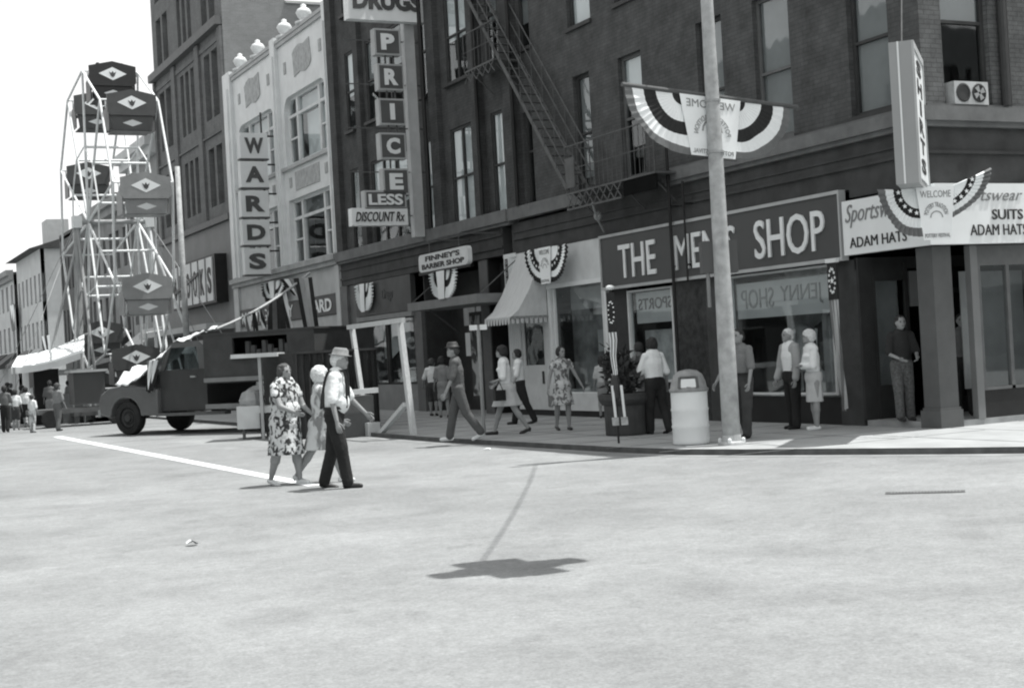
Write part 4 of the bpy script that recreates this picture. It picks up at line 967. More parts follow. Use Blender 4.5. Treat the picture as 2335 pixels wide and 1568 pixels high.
# ------------------------------------------------------------------ lamp post at the corner with its banner, span wire and traffic signal
def gz(px, py, z): p = onZ(px, py, z); return p
LP0 = gz(1669, 1012, SZ)
LP = thing('lamp_post', LP0, 'tall pale tapered lamp post at the kerb by the white trash can, carrying the banner', 'lamp post')
b = MB(); x, y = LP0.x, LP0.y
b.lathe([(.135, 0), (.132, 1.2), (.122, 2.6), (.108, 4.6), (.09, 7), (.078, 8.7), (.03, 8.74)], (x, y, SZ), n=20); b.build('shaft', POLE, LP, smooth=True)
b = MB()
for z in (4.5, 5.27, 7.2): b.lathe([(.13 if z < 5 else .118, 0), (.13 if z < 5 else .118, .035)], (x, y, z), n=18)
b.each('clamp_band', STEEL, LP)
b = MB(); b.lathe([(.21, 0), (.2, .03), (.15, .05), (.14, .14)], (x, y, SZ), n=20); b.build('base_flange', POLE, LP)
b = MB()
for k in range(4): t = PI/4+PI/2*k; b.lathe([(.03, 0), (.03, .05), (.012, .07)], (x+.175*math.cos(t), y+.175*math.sin(t), SZ+.03), n=8)
b.each('bolt_cap', WHITE, LP)
TS0 = Vector((-8.98, -7.55, 6.6)) + RT*.30
b = MB(); p0 = Vector((x, y, 8.3)); N = 14
for i in range(N):
    def cc(t): q = p0.lerp(Vector((TS0.x, TS0.y, 7.3)), t); q.z -= .35*4*t*(1-t)*.5; return q
    b.tube(cc(i/N), cc((i+1)/N), .012, n=5, cap=False)
o = b.build('span_wire', BLACK); o['label'] = 'overhead span wire crossing the road from the lamp post to the signal'; o['category'] = 'wire'
TS = thing('traffic_signal', TS0, 'four-way traffic signal hanging over the middle of the crossing', 'traffic signal')
b = MB(); b.box(TS0.x-.17, TS0.x+.17, TS0.y-.17, TS0.y+.17, TS0.z-.55, TS0.z+.55); b.tube(TS0+Vector((0, 0, .55)), TS0+Vector((0, 0, .75)), .04); b.build('housing', SIGNG, TS)
for k in range(4):
    t = PI/2*k; d_ = Vector((math.cos(t), math.sin(t), 0))
    b = MB()
    for z in (-.34, 0, .34): b.tube(TS0+d_*.17+Vector((0, 0, z)), TS0+d_*.46+Vector((0, 0, z-.02)), .14, .15, n=14, cap=False)
    b.each('visor', SIGNG, TS)
    b = MB(); 
    for z in (-.34, 0, .34): b.tube(TS0+d_*.171+Vector((0, 0, z)), TS0+d_*.19+Vector((0, 0, z)), .12, n=14)
    b.each('lens', BLACK, TS)
# pedestrian signal box strapped to the post
PS = thing('pedestrian_signal', (x, y, 3.2), 'blurred grey signal box strapped to the lamp post at sign height', 'signal')
zc = 1.72+(770-575)*20.6/FOC
hp = Vector((x, y, 0)) - FW*.0
b = MB()
for s0, s1 in ((-.29, -.10), (.10, .25)):
    v = []
    for zz in (zc-.24, zc+.24):
        for a, d in ((s0, .02), (s1, .02), (s1, .3), (s0, .3)): q = hp+RT*a+FW*d; v.append((q.x, q.y, zz))
    b.add(v, [(0, 3, 2, 1), (4, 5, 6, 7), (0, 1, 5, 4), (1, 2, 6, 5), (2, 3, 7, 6), (3, 0, 4, 7)])
b.each('housing', SIGNG, PS)
b = MB(); q = hp-RT*.2+FW*.1; b.tube((q.x, q.y, zc-.75), (q.x, q.y, zc-.24), .03); b.bar((q.x, q.y, zc+.1), (x, y, zc+.1), .04, .04); b.build('conduit', GREY, PS)
# banner across the post, seen from behind
bc = Vector((x+.03, y+.15, 5.36)); BU = Vector((math.cos(R(4.6)), 0, -math.sin(R(4.6))))
T = bunting('banner', bc, BU, (0, -1, 0), 2.72, .78, 1.1, 'half-round festival banner seen from behind, lettering reversed, hung across the lamp post', BG, ('WELCOME', 'POTTERY TRADITION', 'POTTERY FESTIVAL'), bands=(0, .22, .54, .78, 1.0, 1.14), cols=(2, 0, 2, 0, 1), back=True, cb=.90, pleat=.006)
b = MB(); b.tube(bc-BU*1.52+Vector((0, -.02, .03)), bc+BU*1.65+Vector((0, -.02, .03)), .035); b.build('pole', IRON, T)
b = MB(); b.tube(bc+Vector((-.46, -.05, -.90)), bc+Vector((.42, -.05, -.95)), .012); b.build('batten', FRAMED, T)

# ------------------------------------------------------------------ trash can, planter, parking meters, sign post
p = gz(1577, 1011, SZ)
TC = thing('trash_can', p, 'white ribbed steel barrel trash can with grey domed lid beside the lamp post', 'trash can')
b = MB(); pr = [(.275, 0), (.285, .02), (.28, .05)]
for z in (.27, .53): pr += [(.28, z-.03), (.292, z), (.28, z+.03)]
pr += [(.28, .78), (.29, .80), (.285, .815)]
b.lathe(pr, p, n=28); b.build('barrel', WHITE, TC, smooth=True)
b = MB(); b.lathe([(.30, .80), (.305, .84), (.28, .86), (.265, .95), (.22, 1.06), (.14, 1.12), (.03, 1.14)], p, n=28); ld = b.build('lid', mat('lid_grey', .27, .4, .2, 8), TC, smooth=True)
d_ = (CAM-p); d_.z = 0; d_.normalize(); sd = Vector((-d_.y, d_.x, 0))
b = MB(); b.prism([(-.12, .87), (.12, .87), (.105, 1.0), (-.105, 1.0)], p+d_*.235, sd, (0, 0, 1), d_*.04); b.build('flap', SIGNW, ld)
b = MB()
for a, c_ in (((-.14, .86), (-.12, 1.03)), ((.14, .86), (.12, 1.03)), ((-.12, 1.03), (.12, 1.03))): b.bar(p+d_*.27+sd*a[0]+Vector((0, 0, a[1])), p+d_*.24+sd*c_[0]+Vector((0, 0, c_[1])), .05, .02)
b.build('flap_frame', FRAME, ld)
p = gz(1431, 990, SZ)
PL = thing('planter', p, 'large dark round planter with leafy shrub beside the parking meters', 'planter')
b = MB(); b.lathe([(.37, 0), (.38, .03), (.39, .52), (.44, .56), (.475, .62), (.475, .72), (.43, .73), (.42, .66), (.02, .66)], p, n=28); b.build('pot', mat('planter_dark', .055, .6, .25, 4), PL, smooth=False)
def leaves(parent, name, c, r, n, size, m, seed=1, shape=None):
    rnd = random.Random(seed); b = MB(); c = Vector(c)
    for i in range(n):
        while True:
            q = Vector((rnd.uniform(-1, 1), rnd.uniform(-1, 1), rnd.uniform(-1, 1)))
            if q.length < 1: break
        cl = noise.noise(q*2.3+Vector((seed, 0, 0)))
        if cl < -.12 and rnd.random() < .8: continue
        q = c+Vector((q.x*r[0], q.y*r[1], q.z*r[2])); s = size*rnd.uniform(.6, 1.4)
        a = Vector((rnd.uniform(-1, 1), rnd.uniform(-1, 1), rnd.uniform(-.3, 1))).normalized(); t = a.cross(Vector((rnd.random(), rnd.random(), 1))).normalized()
        b.add([q, q+a*s*.5+t*s*.22, q+a*s, q+a*s*.5-t*s*.22], [(0, 1, 2, 3)])
    return b.build(name, m, parent)
leaves(PL, 'foliage', p+Vector((-.05, 0, 1.0)), (.33, .33, .45), 650, .15, LEAF, 5); leaves(PL, 'foliage', p+Vector((-.18, .05, 1.25)), (.2, .2, .35), 160, .14, LEAF, 9)
b = MB()
for k in range(7): t = k*.9; b.tube(p+Vector((.05*math.cos(t), .05*math.sin(t), .58)), p+Vector((.22*math.cos(t), .22*math.sin(t), 1.2)), .012, .005, n=5)
b.build('stem', FRAMED, PL)
q = gz(1411, 1010, SZ); KT = lambda px_, py_: q + RT*((px_-1411-(1010-py_)*-.052)*((q-CAM).dot(FW))/FOC) + Vector((0, 0, (1010-py_)*((q-CAM).dot(FW))/FOC))
FP = thing('kerb_flag', q, 'thin pole at the kerb with narrow circle-starred flag tied in the middle, before the planter', 'flag')
b = MB(); b.tube(q, q+Vector((0, 0, 2.52)), .018, n=8); b.build('pole', BLACK, FP)
b = MB(); t_ = q+Vector((0, 0, 2.5)); b.ell(t_, (.07, .07, .04)); b.build('finial', WHITE, FP)
def fpan(z0, z1, s0, s1, s2, s3, m, nm, d=.03):
    b = MB(); b.add([q+RT*s0+Vector((0, 0, z1))-FW*d, q+RT*s1+Vector((0, 0, z1))-FW*d, q+RT*s3+Vector((0, 0, z0))-FW*d, q+RT*s2+Vector((0, 0, z0))-FW*d], [(0, 3, 2, 1)]); return b.build(nm, m, FP)
cn = fpan(1.78, 2.42, -.075, .055, -.07, .055, FLAGD, 'canton')
b = MB()
for k in range(13):
    t = 2*PI*k/13; c_ = q+RT*(-.01+.045*math.cos(t))+Vector((0, 0, 2.1+.17*math.sin(t)))-FW*.035; b.prism([(.014*math.cos(PI*e/2.5), .014*math.sin(PI*e/2.5)) for e in range(5)], c_, RT, (0, 0, 1), -FW*.004)
b.build('stars', FLAGW, cn)
b = MB()
for k in range(5):
    a0_, a1_ = -.07+k*.026, -.07+(k+1)*.026
    for r in range(6):
        f0, f1 = r/6, (r+1)/6; P_ = lambda a, f_: q+RT*(a*(1-.5*f_)+.01*math.sin(f_*9))+Vector((0, 0, 1.78-.75*f_))-FW*(.03+.02*math.sin(a*60+f_*2)); b.add([P_(a0_, f0), P_(a1_, f0), P_(a1_, f1), P_(a0_, f1)], [(0, 3, 2, 1)], k % 2)
b.build('stripes', [FLAGW, FLAGG], FP)
b = MB(); b.lathe([(.04, .70), (.065, .74), (.075, .9), (.06, 1.06), (.04, 1.1)], (q.x, q.y, SZ), n=12); b.build('tie', FRAMED, FP)
for s0 in (-.10, .045):
    fpan(.24+SZ, .78+SZ, s0+.02, s0+.062, s0+.05, s0+.092, WHITE, 'tail', .06)
    fpan(.14+SZ, .27+SZ, s0+.005, s0+.115, s0+.01, s0+.12, mat('meter_foot', .4, .7, .3, 12), 'tag', .07)
q = gz(1104, 990, SZ)
SP = thing('sign_post', q, 'slim grey sign post with small white plates behind the walking man in hat', 'sign post')
b = MB(); b.tube(q, q+Vector((0, 0, 2.1)), .038, n=10); b.build('post', mat('post_grey', .3, .5, .15, 5), SP)
b = MB(); tp = q+Vector((0, 0, 2.06)); b.bar(tp-RT*.17-FW*.05, tp-RT*.02-FW*.05, .02, .1); b.bar(tp+RT*.03-FW*.05, tp+RT*.17-FW*.05, .02, .1); b.each('plate', SIGNW, SP)
# drain and road scars
a, c_ = onZ(2030, 1126), onZ(2194, 1122); b = MB(); d_ = (c_-a).normalized(); sdv = Vector((-d_.y, d_.x, 0))
DG = thing('drain_grate', (a+c_)/2, 'long dark drain grate set in the road at right', 'drain')
b = MB(); L = (c_-a).length
for k in range(22):
    q = a+d_*L*(k/22); b.add([q+sdv*.0+Vector((0, 0, .007)), q+d_*L/30+Vector((0, 0, .007)), q+d_*L/30+sdv*.15+Vector((0, 0, .007)), q+sdv*.15+Vector((0, 0, .007))], [(0, 1, 2, 3)])
b.build('bars', mat('grate_iron', .13, .6, .3, 10), DG)
b = MB(); b.add([a-d_*.05-sdv*.03+Vector((0, 0, .004)), c_+d_*.03-sdv*.03+Vector((0, 0, .004)), c_+d_*.03+sdv*.17+Vector((0, 0, .004)), a-d_*.05+sdv*.17+Vector((0, 0, .004))], [(0, 1, 2, 3)]); b.build('pit', mat('pit_dirt', .08, .9, .4, 8), DG)

# ------------------------------------------------------------------ timber frame, booth, counter at the kerb
TF = thing('timber_frame', onZ(943, 1000), 'rough pale timber goal-shaped frame propped at the kerb', 'frame')
XF = -4.85
def fx(px, py): return onX(px, py, XF)
b = MB(); b.bar(fx(802, 742), fx(826, 905), .12, .09, upv=(1, 0, 0)); b.bar(fx(911, 728), fx(944, 1001), .14, .10, upv=(1, 0, 0)); b.bar(fx(799, 746)+Vector((-.05, 0, 0)), fx(925, 729)+Vector((-.05, 0, 0)), .08, .1)
b.bar(fx(930, 921)+Vector((-.05, 0, 0)), fx(868, 993)+Vector((-.05, 0, 0)), .09, .1, upv=(1, 0, 0)); b.each('beam', WOOD, TF)
YB = 12.9
BT = thing('canvas_booth', onY(760, 990, YB), 'low dark canvas-sided booth behind the crossing trio', 'booth')
xl, xr = onY(686, 990, YB).x, onY(868, 990, YB).x; zt = onY(760, 800, YB).z
b = MB(); n_ = 60
for i in range(n_):
    def q(i, z): t = i/n_; return (xl+(xr-xl)*t, YB+.04*math.sin(i*1.3)+.02*math.sin(i*3.1), z)
    b.add([q(i, RZ+.02), q(i+1, RZ+.02), q(i+1, zt), q(i, zt)], [(0, 1, 2, 3)])
for i in range(30):
    def q(i, z): t = i/30; return (xr+.04*math.sin(i*1.3), YB+2.6*t, z)
    b.add([q(i, RZ+.02), q(i+1, RZ+.02), q(i+1, zt), q(i, zt)], [(0, 1, 2, 3)])
b.add([(xl, YB, zt), (xr, YB, zt), (xr, YB+2.6, zt+.02), (xl, YB+2.6, zt+.02)], [(0, 1, 2, 3)]); b.add([(xl, YB, RZ), (xl, YB+2.6, RZ), (xl, YB+2.6, zt), (xl, YB, zt)], [(0, 1, 2, 3)])
b.build('canvas', BOOTHC, BT)
b = MB(); b.bar((xl, YB-.05, zt), (xr, YB-.05, zt), .05, .05); b.build('rail', FRAMED, BT)
q = onY(820, 985, YB-.9); CT = thing('counter', q, 'plain grey counter box with a white rail beside the booth and timber frame', 'counter')
A_, B_ = onY(785, 985, YB-.9), onY(856, 985, YB-.9); zc_ = onY(820, 902, YB-.9).z
b = MB(); b.box(A_.x, B_.x, YB-.9, YB-.4, RZ, zc_); b.build('box', mat('counter_grey', .11, .7, .15, 3), CT)
A_, B_ = onY(770, 890, YB-1), onY(861, 890, YB-1); b = MB(); b.bar((A_.x, YB-1, zc_+.08), (B_.x, YB-1, zc_+.10), .1, .11); b.build('rail', WHITEW, CT)
q = onY(848, 982, YB-.95); b = MB(); b.box(q.x-.14, q.x+.14, YB-1.1, YB-.92, RZ, RZ+.3); o = b.build('carton', mat('carton', .5, .8, .1, 3)); o['label'] = 'small pale carton on the ground at the foot of the grey counter'; o['category'] = 'carton'

# ------------------------------------------------------------------ stand with white box and canopy in front of the truck
q = onZ(602, 1000)
ST = thing('concession_stand', q, 'small concession stand with white front box and narrow pale canopy beside the truck', 'stand')
dd = (q-CAM).dot(FW); mpp = dd/FOC
def st(px, py, f_=0): return q + RT*((px-602)*mpp*1.0) + FW*f_ + Vector((0, 0, (1000-py-(px-602)*-.0)*mpp))
def sbox(b, x0, x1, y0, y1, f0, f1):
    v = []
    for yy in (y1, y0):
        for xx, ff in ((x0, f0), (x1, f0), (x1, f1), (x0, f1)): v.append(st(xx, yy, ff))
    b.add(v, [(0, 3, 2, 1), (4, 5, 6, 7), (0, 1, 5, 4), (1, 2, 6, 5), (2, 3, 7, 6), (3, 0, 4, 7)])
b = MB(); sbox(b, 541, 593, 924, 976, .1, .8); b.build('front_box', WHITEW, ST)
b = MB(); sbox(b, 593, 655, 926, 941, 0, .8); b.build('table_top', WHITEW, ST)
b = MB()
for xx in (551, 648): sbox(b, xx, xx+6, 941 if xx > 600 else 976, 1000, .15, .22); 
sbox(b, 585, 590, 976, 1000, .6, .66); b.each('leg', FRAME, ST)
b = MB(); sbox(b, 599, 606, 812, 1003, -.1, -.03); b.build('post', LGREY, ST)
b = MB(); sbox(b, 540, 645, 805, 814, -.2, .9); b.build('canopy', WHITEW, ST)
b = MB(); b.lathe([(.26, 0), (.3, .12), (.22, .3), (.08, .36)], st(572, 924, .4), n=16); o = b.build('kettle', STEEL, None); o['label'] = 'round metal kettle on top of the white stand box'; o['category'] = 'kettle'

# ------------------------------------------------------------------ truck (local frame: x forward, y left side toward camera)
TR = thing('truck', (-7.32, 22.02, RZ), 'dark old pickup truck with box body draped with white cloth, parked across the street', 'truck', rz=math.atan2(.833, -.554))
TR.scale = (1.2, 1.2, 1.2)
TP = mat('truck_paint', .05, .3, .12, 3, spec=.5); TPL = mat('truck_fender', .12, .3, .12, 3, spec=.6)
def tb(b, name, m, parent=TR, smooth=False): return b.build(name, m, parent, smooth, world=False)
def wheel(x, y, name='wheel'):
    b = MB(); s = 1 if y > 0 else -1
    T_ = Matrix.Translation((x, y, .38)) @ Matrix.Rotation(-PI/2*s, 4, 'X')
    b.lathe([(.24, -.1), (.36, -.1), (.38, -.06), (.38, .06), (.36, .1), (.24, .1), (.235, .05)], n=28, T=T_); wo = tb(b, name, RUB)
    b = MB(); b.lathe([(.235, .02), (.2, .07), (.13, .03), (.09, .06), (.08, .11), (.02, .12)], n=22, T=T_); tb(b, 'rim', FRAMED, wo)
    return wo
for x_, y_ in ((0, .78), (0, -.78), (-3.9, .85), (-3.9, -.85)): wheel(x_, y_)
# hood + cowl
b = MB()
sec = []
for x_, w_, zt_ in ((.76, .30, 1.02), (.66, .40, 1.20), (.4, .48, 1.30), (-.3, .58, 1.37), (-.95, .68, 1.40)):
    ring = []
    for k in range(13):
        t = PI*k/12; ring.append((x_, w_*math.cos(t)*(1 if abs(math.cos(t)) < .8 else 1), .75+(zt_-.75)*(math.sin(t)**.45 if 0 < k < 12 else 0)))
    sec.append(ring)
b.v = [Vector(p) for r in sec for p in r]
for i in range(4):
    for k in range(12): b.f.append([i*13+k, i*13+k+1, (i+1)*13+k+1, (i+1)*13+k]); b.m.append(0)
b.f.append(list(range(13))); b.m.append(0); b.f.append(list(range(64, 51, -1))); b.m.append(0)
tb(b, 'hood', TP, smooth=False)
# fenders with wheel arch
for s in (1, -1):
    pp = [(-.95, .42), (-.95, .98), (-.5, 1.06), (.1, 1.10), (.5, 1.06), (.74, .92), (.82, .7), (.8, .48), (.52, .40)]
    for k in range(9): t = PI*k/8; pp.append((.02+.46*math.cos(t), .40+.44*math.sin(t)))
    pp.append((-.5, .42))
    b = MB(); b.prism(pp, (0, s*.52, 0), (1, 0, 0), (0, 0, 1), (0, s*.40, 0)); f = tb(b, 'front_fender', TPL)
    m_ = f.modifiers.new('bev', 'BEVEL'); m_.width = .14; m_.segments = 4; m_.limit_method = 'ANGLE'; m_.angle_limit = R(50)
    b = MB(); b.lathe([(.1, 0), (.1, .05), (.06, .07)], n=16, T=Matrix.Translation((.78, s*.62, .88)) @ Matrix.Rotation(PI/2, 4, 'Y')); tb(b, 'headlight', STEEL)
b = MB(); b.box(.84, .92, -.85, .85, .42, .58); tb(b, 'bumper', STEEL)
b = MB()
for k in range(5): b.box(.70, .76, -.34, .34, .62+k*.09, .66+k*.09)
tb(b, 'grille', STEEL)
# cab: side profile prism with window hole built from pieces
ct = [(-.95, .5), (-.95, 1.38), (-1.2, 1.9), (-1.35, 1.98), (-2.1, 1.98), (-2.24, 1.88), (-2.3, 1.35), (-2.28, .5)]
for s in (1, -1):
    b = MB(); y0_ = s*.80; th_ = (0, -s*.06, 0)
    b.prism([(-.95, .5), (-2.28, .5), (-2.3, 1.38), (-.95, 1.38)], (0, y0_, 0), (1, 0, 0), (0, 0, 1), th_)
    dr = tb(b, 'door', TP); b = MB(); b.box(-2.0, -1.86, y0_, y0_+s*.04, 1.2, 1.24); tb(b, 'handle', STEEL, dr)
    b = MB(); b.prism([(-.95, 1.38), (-1.06, 1.38), (-1.28, 1.86), (-2.02, 1.86), (-2.08, 1.38), (-2.3, 1.38), (-2.24, 1.88), (-2.1, 1.98), (-1.35, 1.98), (-1.2, 1.9)], (0, s*.78, 0), (1, 0, 0), (0, 0, 1), th_); tb(b, 'window_frame', TPL)
    b = MB(); b.prism([(-1.06, 1.38), (-1.28, 1.86), (-2.02, 1.86), (-2.08, 1.38)], (0, s*.75, 0), (1, 0, 0), (0, 0, 1), (0, -s*.006, 0)); tb(b, 'side_window', GLASS)
b = MB(); b.prism([(-1.2, 1.9), (-1.35, 1.985), (-2.1, 1.985), (-2.24, 1.88), (-2.1, 1.92), (-1.35, 1.92)], (0, .77, 0), (1, 0, 0), (0, 0, 1), (0, -1.54, 0)); tb(b, 'roof', TP)
b = MB(); b.prism([(-2.24, 1.88), (-2.3, 1.38), (-2.28, .5), (-2.24, .5), (-2.26, 1.38), (-2.2, 1.88)], (0, .74, 0), (1, 0, 0), (0, 0, 1), (0, -1.48, 0)); tb(b, 'cab_back', TP)
b = MB(); b.prism([(-.98, 1.40), (-1.2, 1.88), (-1.21, 1.88), (-.99, 1.40)], (0, .7, 0), (1, 0, 0), (0, 0, 1), (0, -1.4, 0)); tb(b, 'windshield', GLASS)
b = MB(); b.box(-2.2, -1.0, -.7, .7, .5, .9); tb(b, 'seat', BLACK)
b = MB(); b.box(-2.9, -.95, .78, .98, .40, .46); b.box(-2.9, -.95, -.98, -.78, .40, .46); b.each('running_board', FRAME, None) if False else tb(b, 'running_board', FRAME)
b = MB(); b.box(-5.4, -.9, -.42, .42, .48, .62); tb(b, 'chassis', BLACK)
# box body with concession opening
b = MB(); X0, X1, XA, XB = -5.4, -2.45, -4.7, -3.25; Zb, Zt = 1.1, 2.06
for s in (1, -1):
    if s == 1:
        b.box(X0, XA, .97, 1.03, Zb, Zt); b.box(XB, X1, .97, 1.03, Zb, Zt); b.box(XA, XB, .97, 1.03, Zb, 1.58); b.box(XA, XB, .97, 1.03, 1.98, Zt)
    else: b.box(X0, X1, -1.03, -.97, Zb, Zt)
b.box(X0, X1, -.97, .97, Zb-.05, Zb); b.box(X0, X0+.05, -.97, .97, Zb, Zt); b.box(X1-.05, X1, -.97, .97, Zb, Zt); b.box(X0-.03, X1+.03, -1.05, 1.05, Zt, Zt+.04)
bd = tb(b, 'box_body', mat('box_body', .06, .7, .2, 3))
b = MB(); b.box(XA-.03, XB+.03, 1.03, 1.10, 1.54, 1.59); b.box(X0, X1, 1.03, 1.07, 1.08, 1.17); tb(b, 'trim', GREY, bd)
b = MB(); b.box(X0, X1, 1.0, 1.06, .52, .62); b.box(X0, -2.95, .6, .99, .50, .53); tb(b, 'side_rail', GREY, bd)
b = MB()
for k in range(9): b.box(XA+.1+k*.15, XA+.2+k*.15, .6, .68, 1.6, 1.72+.09*(k % 3))
tb(b, 'shelf_goods', GREY, bd)
b = MB(); pp = [(-4.5, .45)]+[(-3.9+.58*math.cos(PI-PI*k/12), .42+.56*math.sin(PI-PI*k/12)) for k in range(13)]+[(-3.9+.48*math.cos(PI*k/12), .42+.46*math.sin(PI*k/12)) for k in range(13)]
b.prism(pp[1:], (0, .72, 0), (1, 0, 0), (0, 0, 1), (0, .32, 0)); tb(b, 'rear_fender', mat('fender_pale', .3, .6, .2, 5))
# white cloth over hood and cab
b = MB(); nx, ny = 44, 16
path = [(.42, 1.34), (.2, 1.37), (-.2, 1.46), (-.6, 1.60), (-1.0, 1.82), (-1.4, 2.04), (-1.8, 2.08), (-2.1, 2.12), (-2.45, 2.2)]
def pth(t):
    k = t*(len(path)-1); i = min(int(k), len(path)-2); f_ = k-i; return path[i][0]*(1-f_)+path[i+1][0]*f_, path[i][1]*(1-f_)+path[i+1][1]*f_
for i in range(nx+1):
    t = i/nx; x_, z_ = pth(t); wd = .62+.25*math.sin(t*5)-.45*t; yc_ = .30+.28*t
    for j in range(ny+1):
        s = j/ny-.5; y_ = yc_+s*wd*1.6; nzv = noise.noise(Vector((x_*2.5, y_*3, 0)))*.16+noise.noise(Vector((x_*6, y_*8, 3)))*.07
        drop = max(0, y_-.50)*.9*(1-t*.6)+.05*abs(math.sin(x_*9))*max(0, y_-.4); b.v.append(Vector((x_, y_, z_+.03+abs(nzv)-drop)))
for i in range(nx):
    for j in range(ny): b.f.append([i*(ny+1)+j, i*(ny+1)+j+1, (i+1)*(ny+1)+j+1, (i+1)*(ny+1)+j]); b.m.append(0)
CL = b.build('draped_cloth', CANVAS, None, smooth=True); CL.location = TR.location; CL.rotation_euler = TR.rotation_euler; CL.scale = TR.scale
m_ = CL.modifiers.new('s', 'SOLIDIFY'); m_.thickness = .01
CL['label'] = 'rumpled white cloth banner draped over the truck hood and cab'; CL['category'] = 'cloth'
RT_ = Matrix.Translation(TR.location) @ Matrix.Rotation(TR.rotation_euler.z, 4, 'Z') @ Matrix.Scale(1.2, 4)
def hang(parent, name, top, w_, L, u, mats, n=6, rows=10, tw=.5, seed=0, tip=.3):
    """vertical striped drape"""
    b = MB(); top = Vector(top); u = Vector(u).normalized(); nn = u.cross(Vector((0, 0, 1)))
    for k in range(n):
        for r in range(rows):
            def q(s, r_):
                f_ = r_/rows; ww = w_*(1-(1-tip)*f_); return top+u*((s/n-.5)*ww+tw*f_*.3)+nn*(.06*math.sin(s*1.9+f_*3+seed))+Vector((0, 0, -L*f_*(1-.12*abs(s/n-.5))))
            b.add([q(k, r), q(k+1, r), q(k+1, r+1), q(k, r+1)], [(0, 1, 2, 3)], k % len(mats))
    return b.build(name, mats, parent)
DF = thing('flag', RT_ @ Vector((-1.1, .95, 1.6)), 'striped flag drooping from the white cloth over the truck door', 'flag')
hang(DF, 'stripes', RT_ @ Vector((-.95, 1.0, 1.62)), .42, .85, RT_.to_3x3() @ Vector((1, 0, 0)), [FLAGD, FLAGW, FLAGG], n=7, tip=.5)
# rope of pennants from cab to the buildings
PR = thing('pennant_rope', RT_ @ Vector((-2.7, .6, 2.25)), 'rope with dark and light pennants rising from the truck to the buildings', 'pennant string')
A_ = RT_ @ Vector((-2.4, .60, 2.2)); B_ = onY(706, 622, 22.0)
b = MB(); N = 20
def rp(t): q = A_.lerp(B_, t); q.z -= .25*4*t*(1-t)*.6; return q
for i in range(N): b.tube(rp(i/N), rp((i+1)/N), .035, n=6, cap=False)
b.build('rope', LGREY, PR)
dU = (B_-A_).normalized(); dU.z = 0; dU.normalize()
for k, (t, w_, L) in enumerate(((.30, .35, .9), (.38, .25, 1.0), (.46, .3, .6), (.72, .25, 1.2))):
    hang(PR, 'pennant', rp(t), w_, L, dU, [FLAGD, FLAGW] if k % 2 else [FLAGW, FLAGD, FLAGG], n=4, seed=k, tip=.25 if k < 3 else .6)
FH = thing('flag', onY(690, 630, 21.5), 'large flag hanging in vertical folds before the white store fascia', 'flag')
hang(FH, 'stripes', onY(692, 633, 21.5), .5, 1.9, RT, [FLAGD, LGREY, LGREY, FLAGD], n=4, rows=14, tip=.8, tw=.6)
hang(FH, 'canton', onY(668, 635, 21.7), .75, .5, RT, [FLAGD, FLAGW, GREY], n=6, rows=5, tip=.4)
FS = thing('flag', onY(632, 660, 22.5), 'diagonally striped flag hanging on a thin pole over the truck', 'flag')
b = MB(); tpp = onY(632, 672, 22.5); 
b.tube(tpp, Vector((tpp.x+.15, tpp.y, 2.1)), .02, n=6); b.build('pole', LGREY, FS)
hang(FS, 'stripes', tpp+Vector((0, -.05, -.1)), .5, 1.7, RT, [FLAGD, FLAGG, FLAGD], n=5, rows=8, tip=1.6, tw=0)

# ------------------------------------------------------------------ tall street pole left
b_ = onY(427, 800, 34.0)
SPL = thing('light_pole', (b_.x, 34, RZ), 'tall slim pale pole rising behind the truck in front of the tall grey building', 'pole')
tz = onY(402, 380, 34.0).z
b = MB(); b.tube((b_.x, 34, RZ), (b_.x, 34, tz), .13, .09, n=12); b.build('shaft', POLE, SPL, smooth=True)
b = MB(); b.lathe([(.2, 0), (.22, .12), (.16, .3), (.14, .34)], (b_.x, 34, onY(427, 806, 34).z), n=14); b.build('collar', WHITE, SPL)

# ------------------------------------------------------------------ ferris wheel
r = ray(259, 522); HUB = CAM+r*53.0; HUB.z = 7.35
FWH = thing('ferris_wheel', (HUB.x, HUB.y, RZ), 'white steel carnival ferris wheel with diamond-marked seats in the street', 'ferris wheel')
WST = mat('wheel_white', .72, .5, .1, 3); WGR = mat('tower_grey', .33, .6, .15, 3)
RR = 5.5; NS = 10; PH = R(10)
def node(k, x, rr=RR, half=0): t = PH+2*PI*(k+half)/NS; return Vector((HUB.x+x, HUB.y-rr*math.sin(t), HUB.z+rr*math.cos(t)))
for x in (-1.0, 1.0):
    b = MB()
    for k in range(NS):
        b.tube(node(k, x), node(k+1, x), .045, n=6)
    b.build('rim', WST, FWH)
    b = MB()
    for k in range(NS): b.tube((HUB.x+x*.9, HUB.y, HUB.z), node(k, x), .05, .04, n=6)
    for k in range(NS): b.tube(node(k, x, RR*.5), node(k+1, x, RR*.5), .03, n=5); pass
    b.build('spokes', WST, FWH)
b = MB()
for k in range(NS):
    b.tube(node(k, -1.0), node(k, 1.0), .035, n=6); b.tube(node(k, -1, RR*.5), node(k, 1, RR*.5), .05, n=6); 
b.each('cross_bar', WST, FWH)
b = MB(); b.tube(HUB-Vector((1.45, 0, 0)), HUB+Vector((1.45, 0, 0)), .09, n=10); b.build('axle', WGR, FWH)
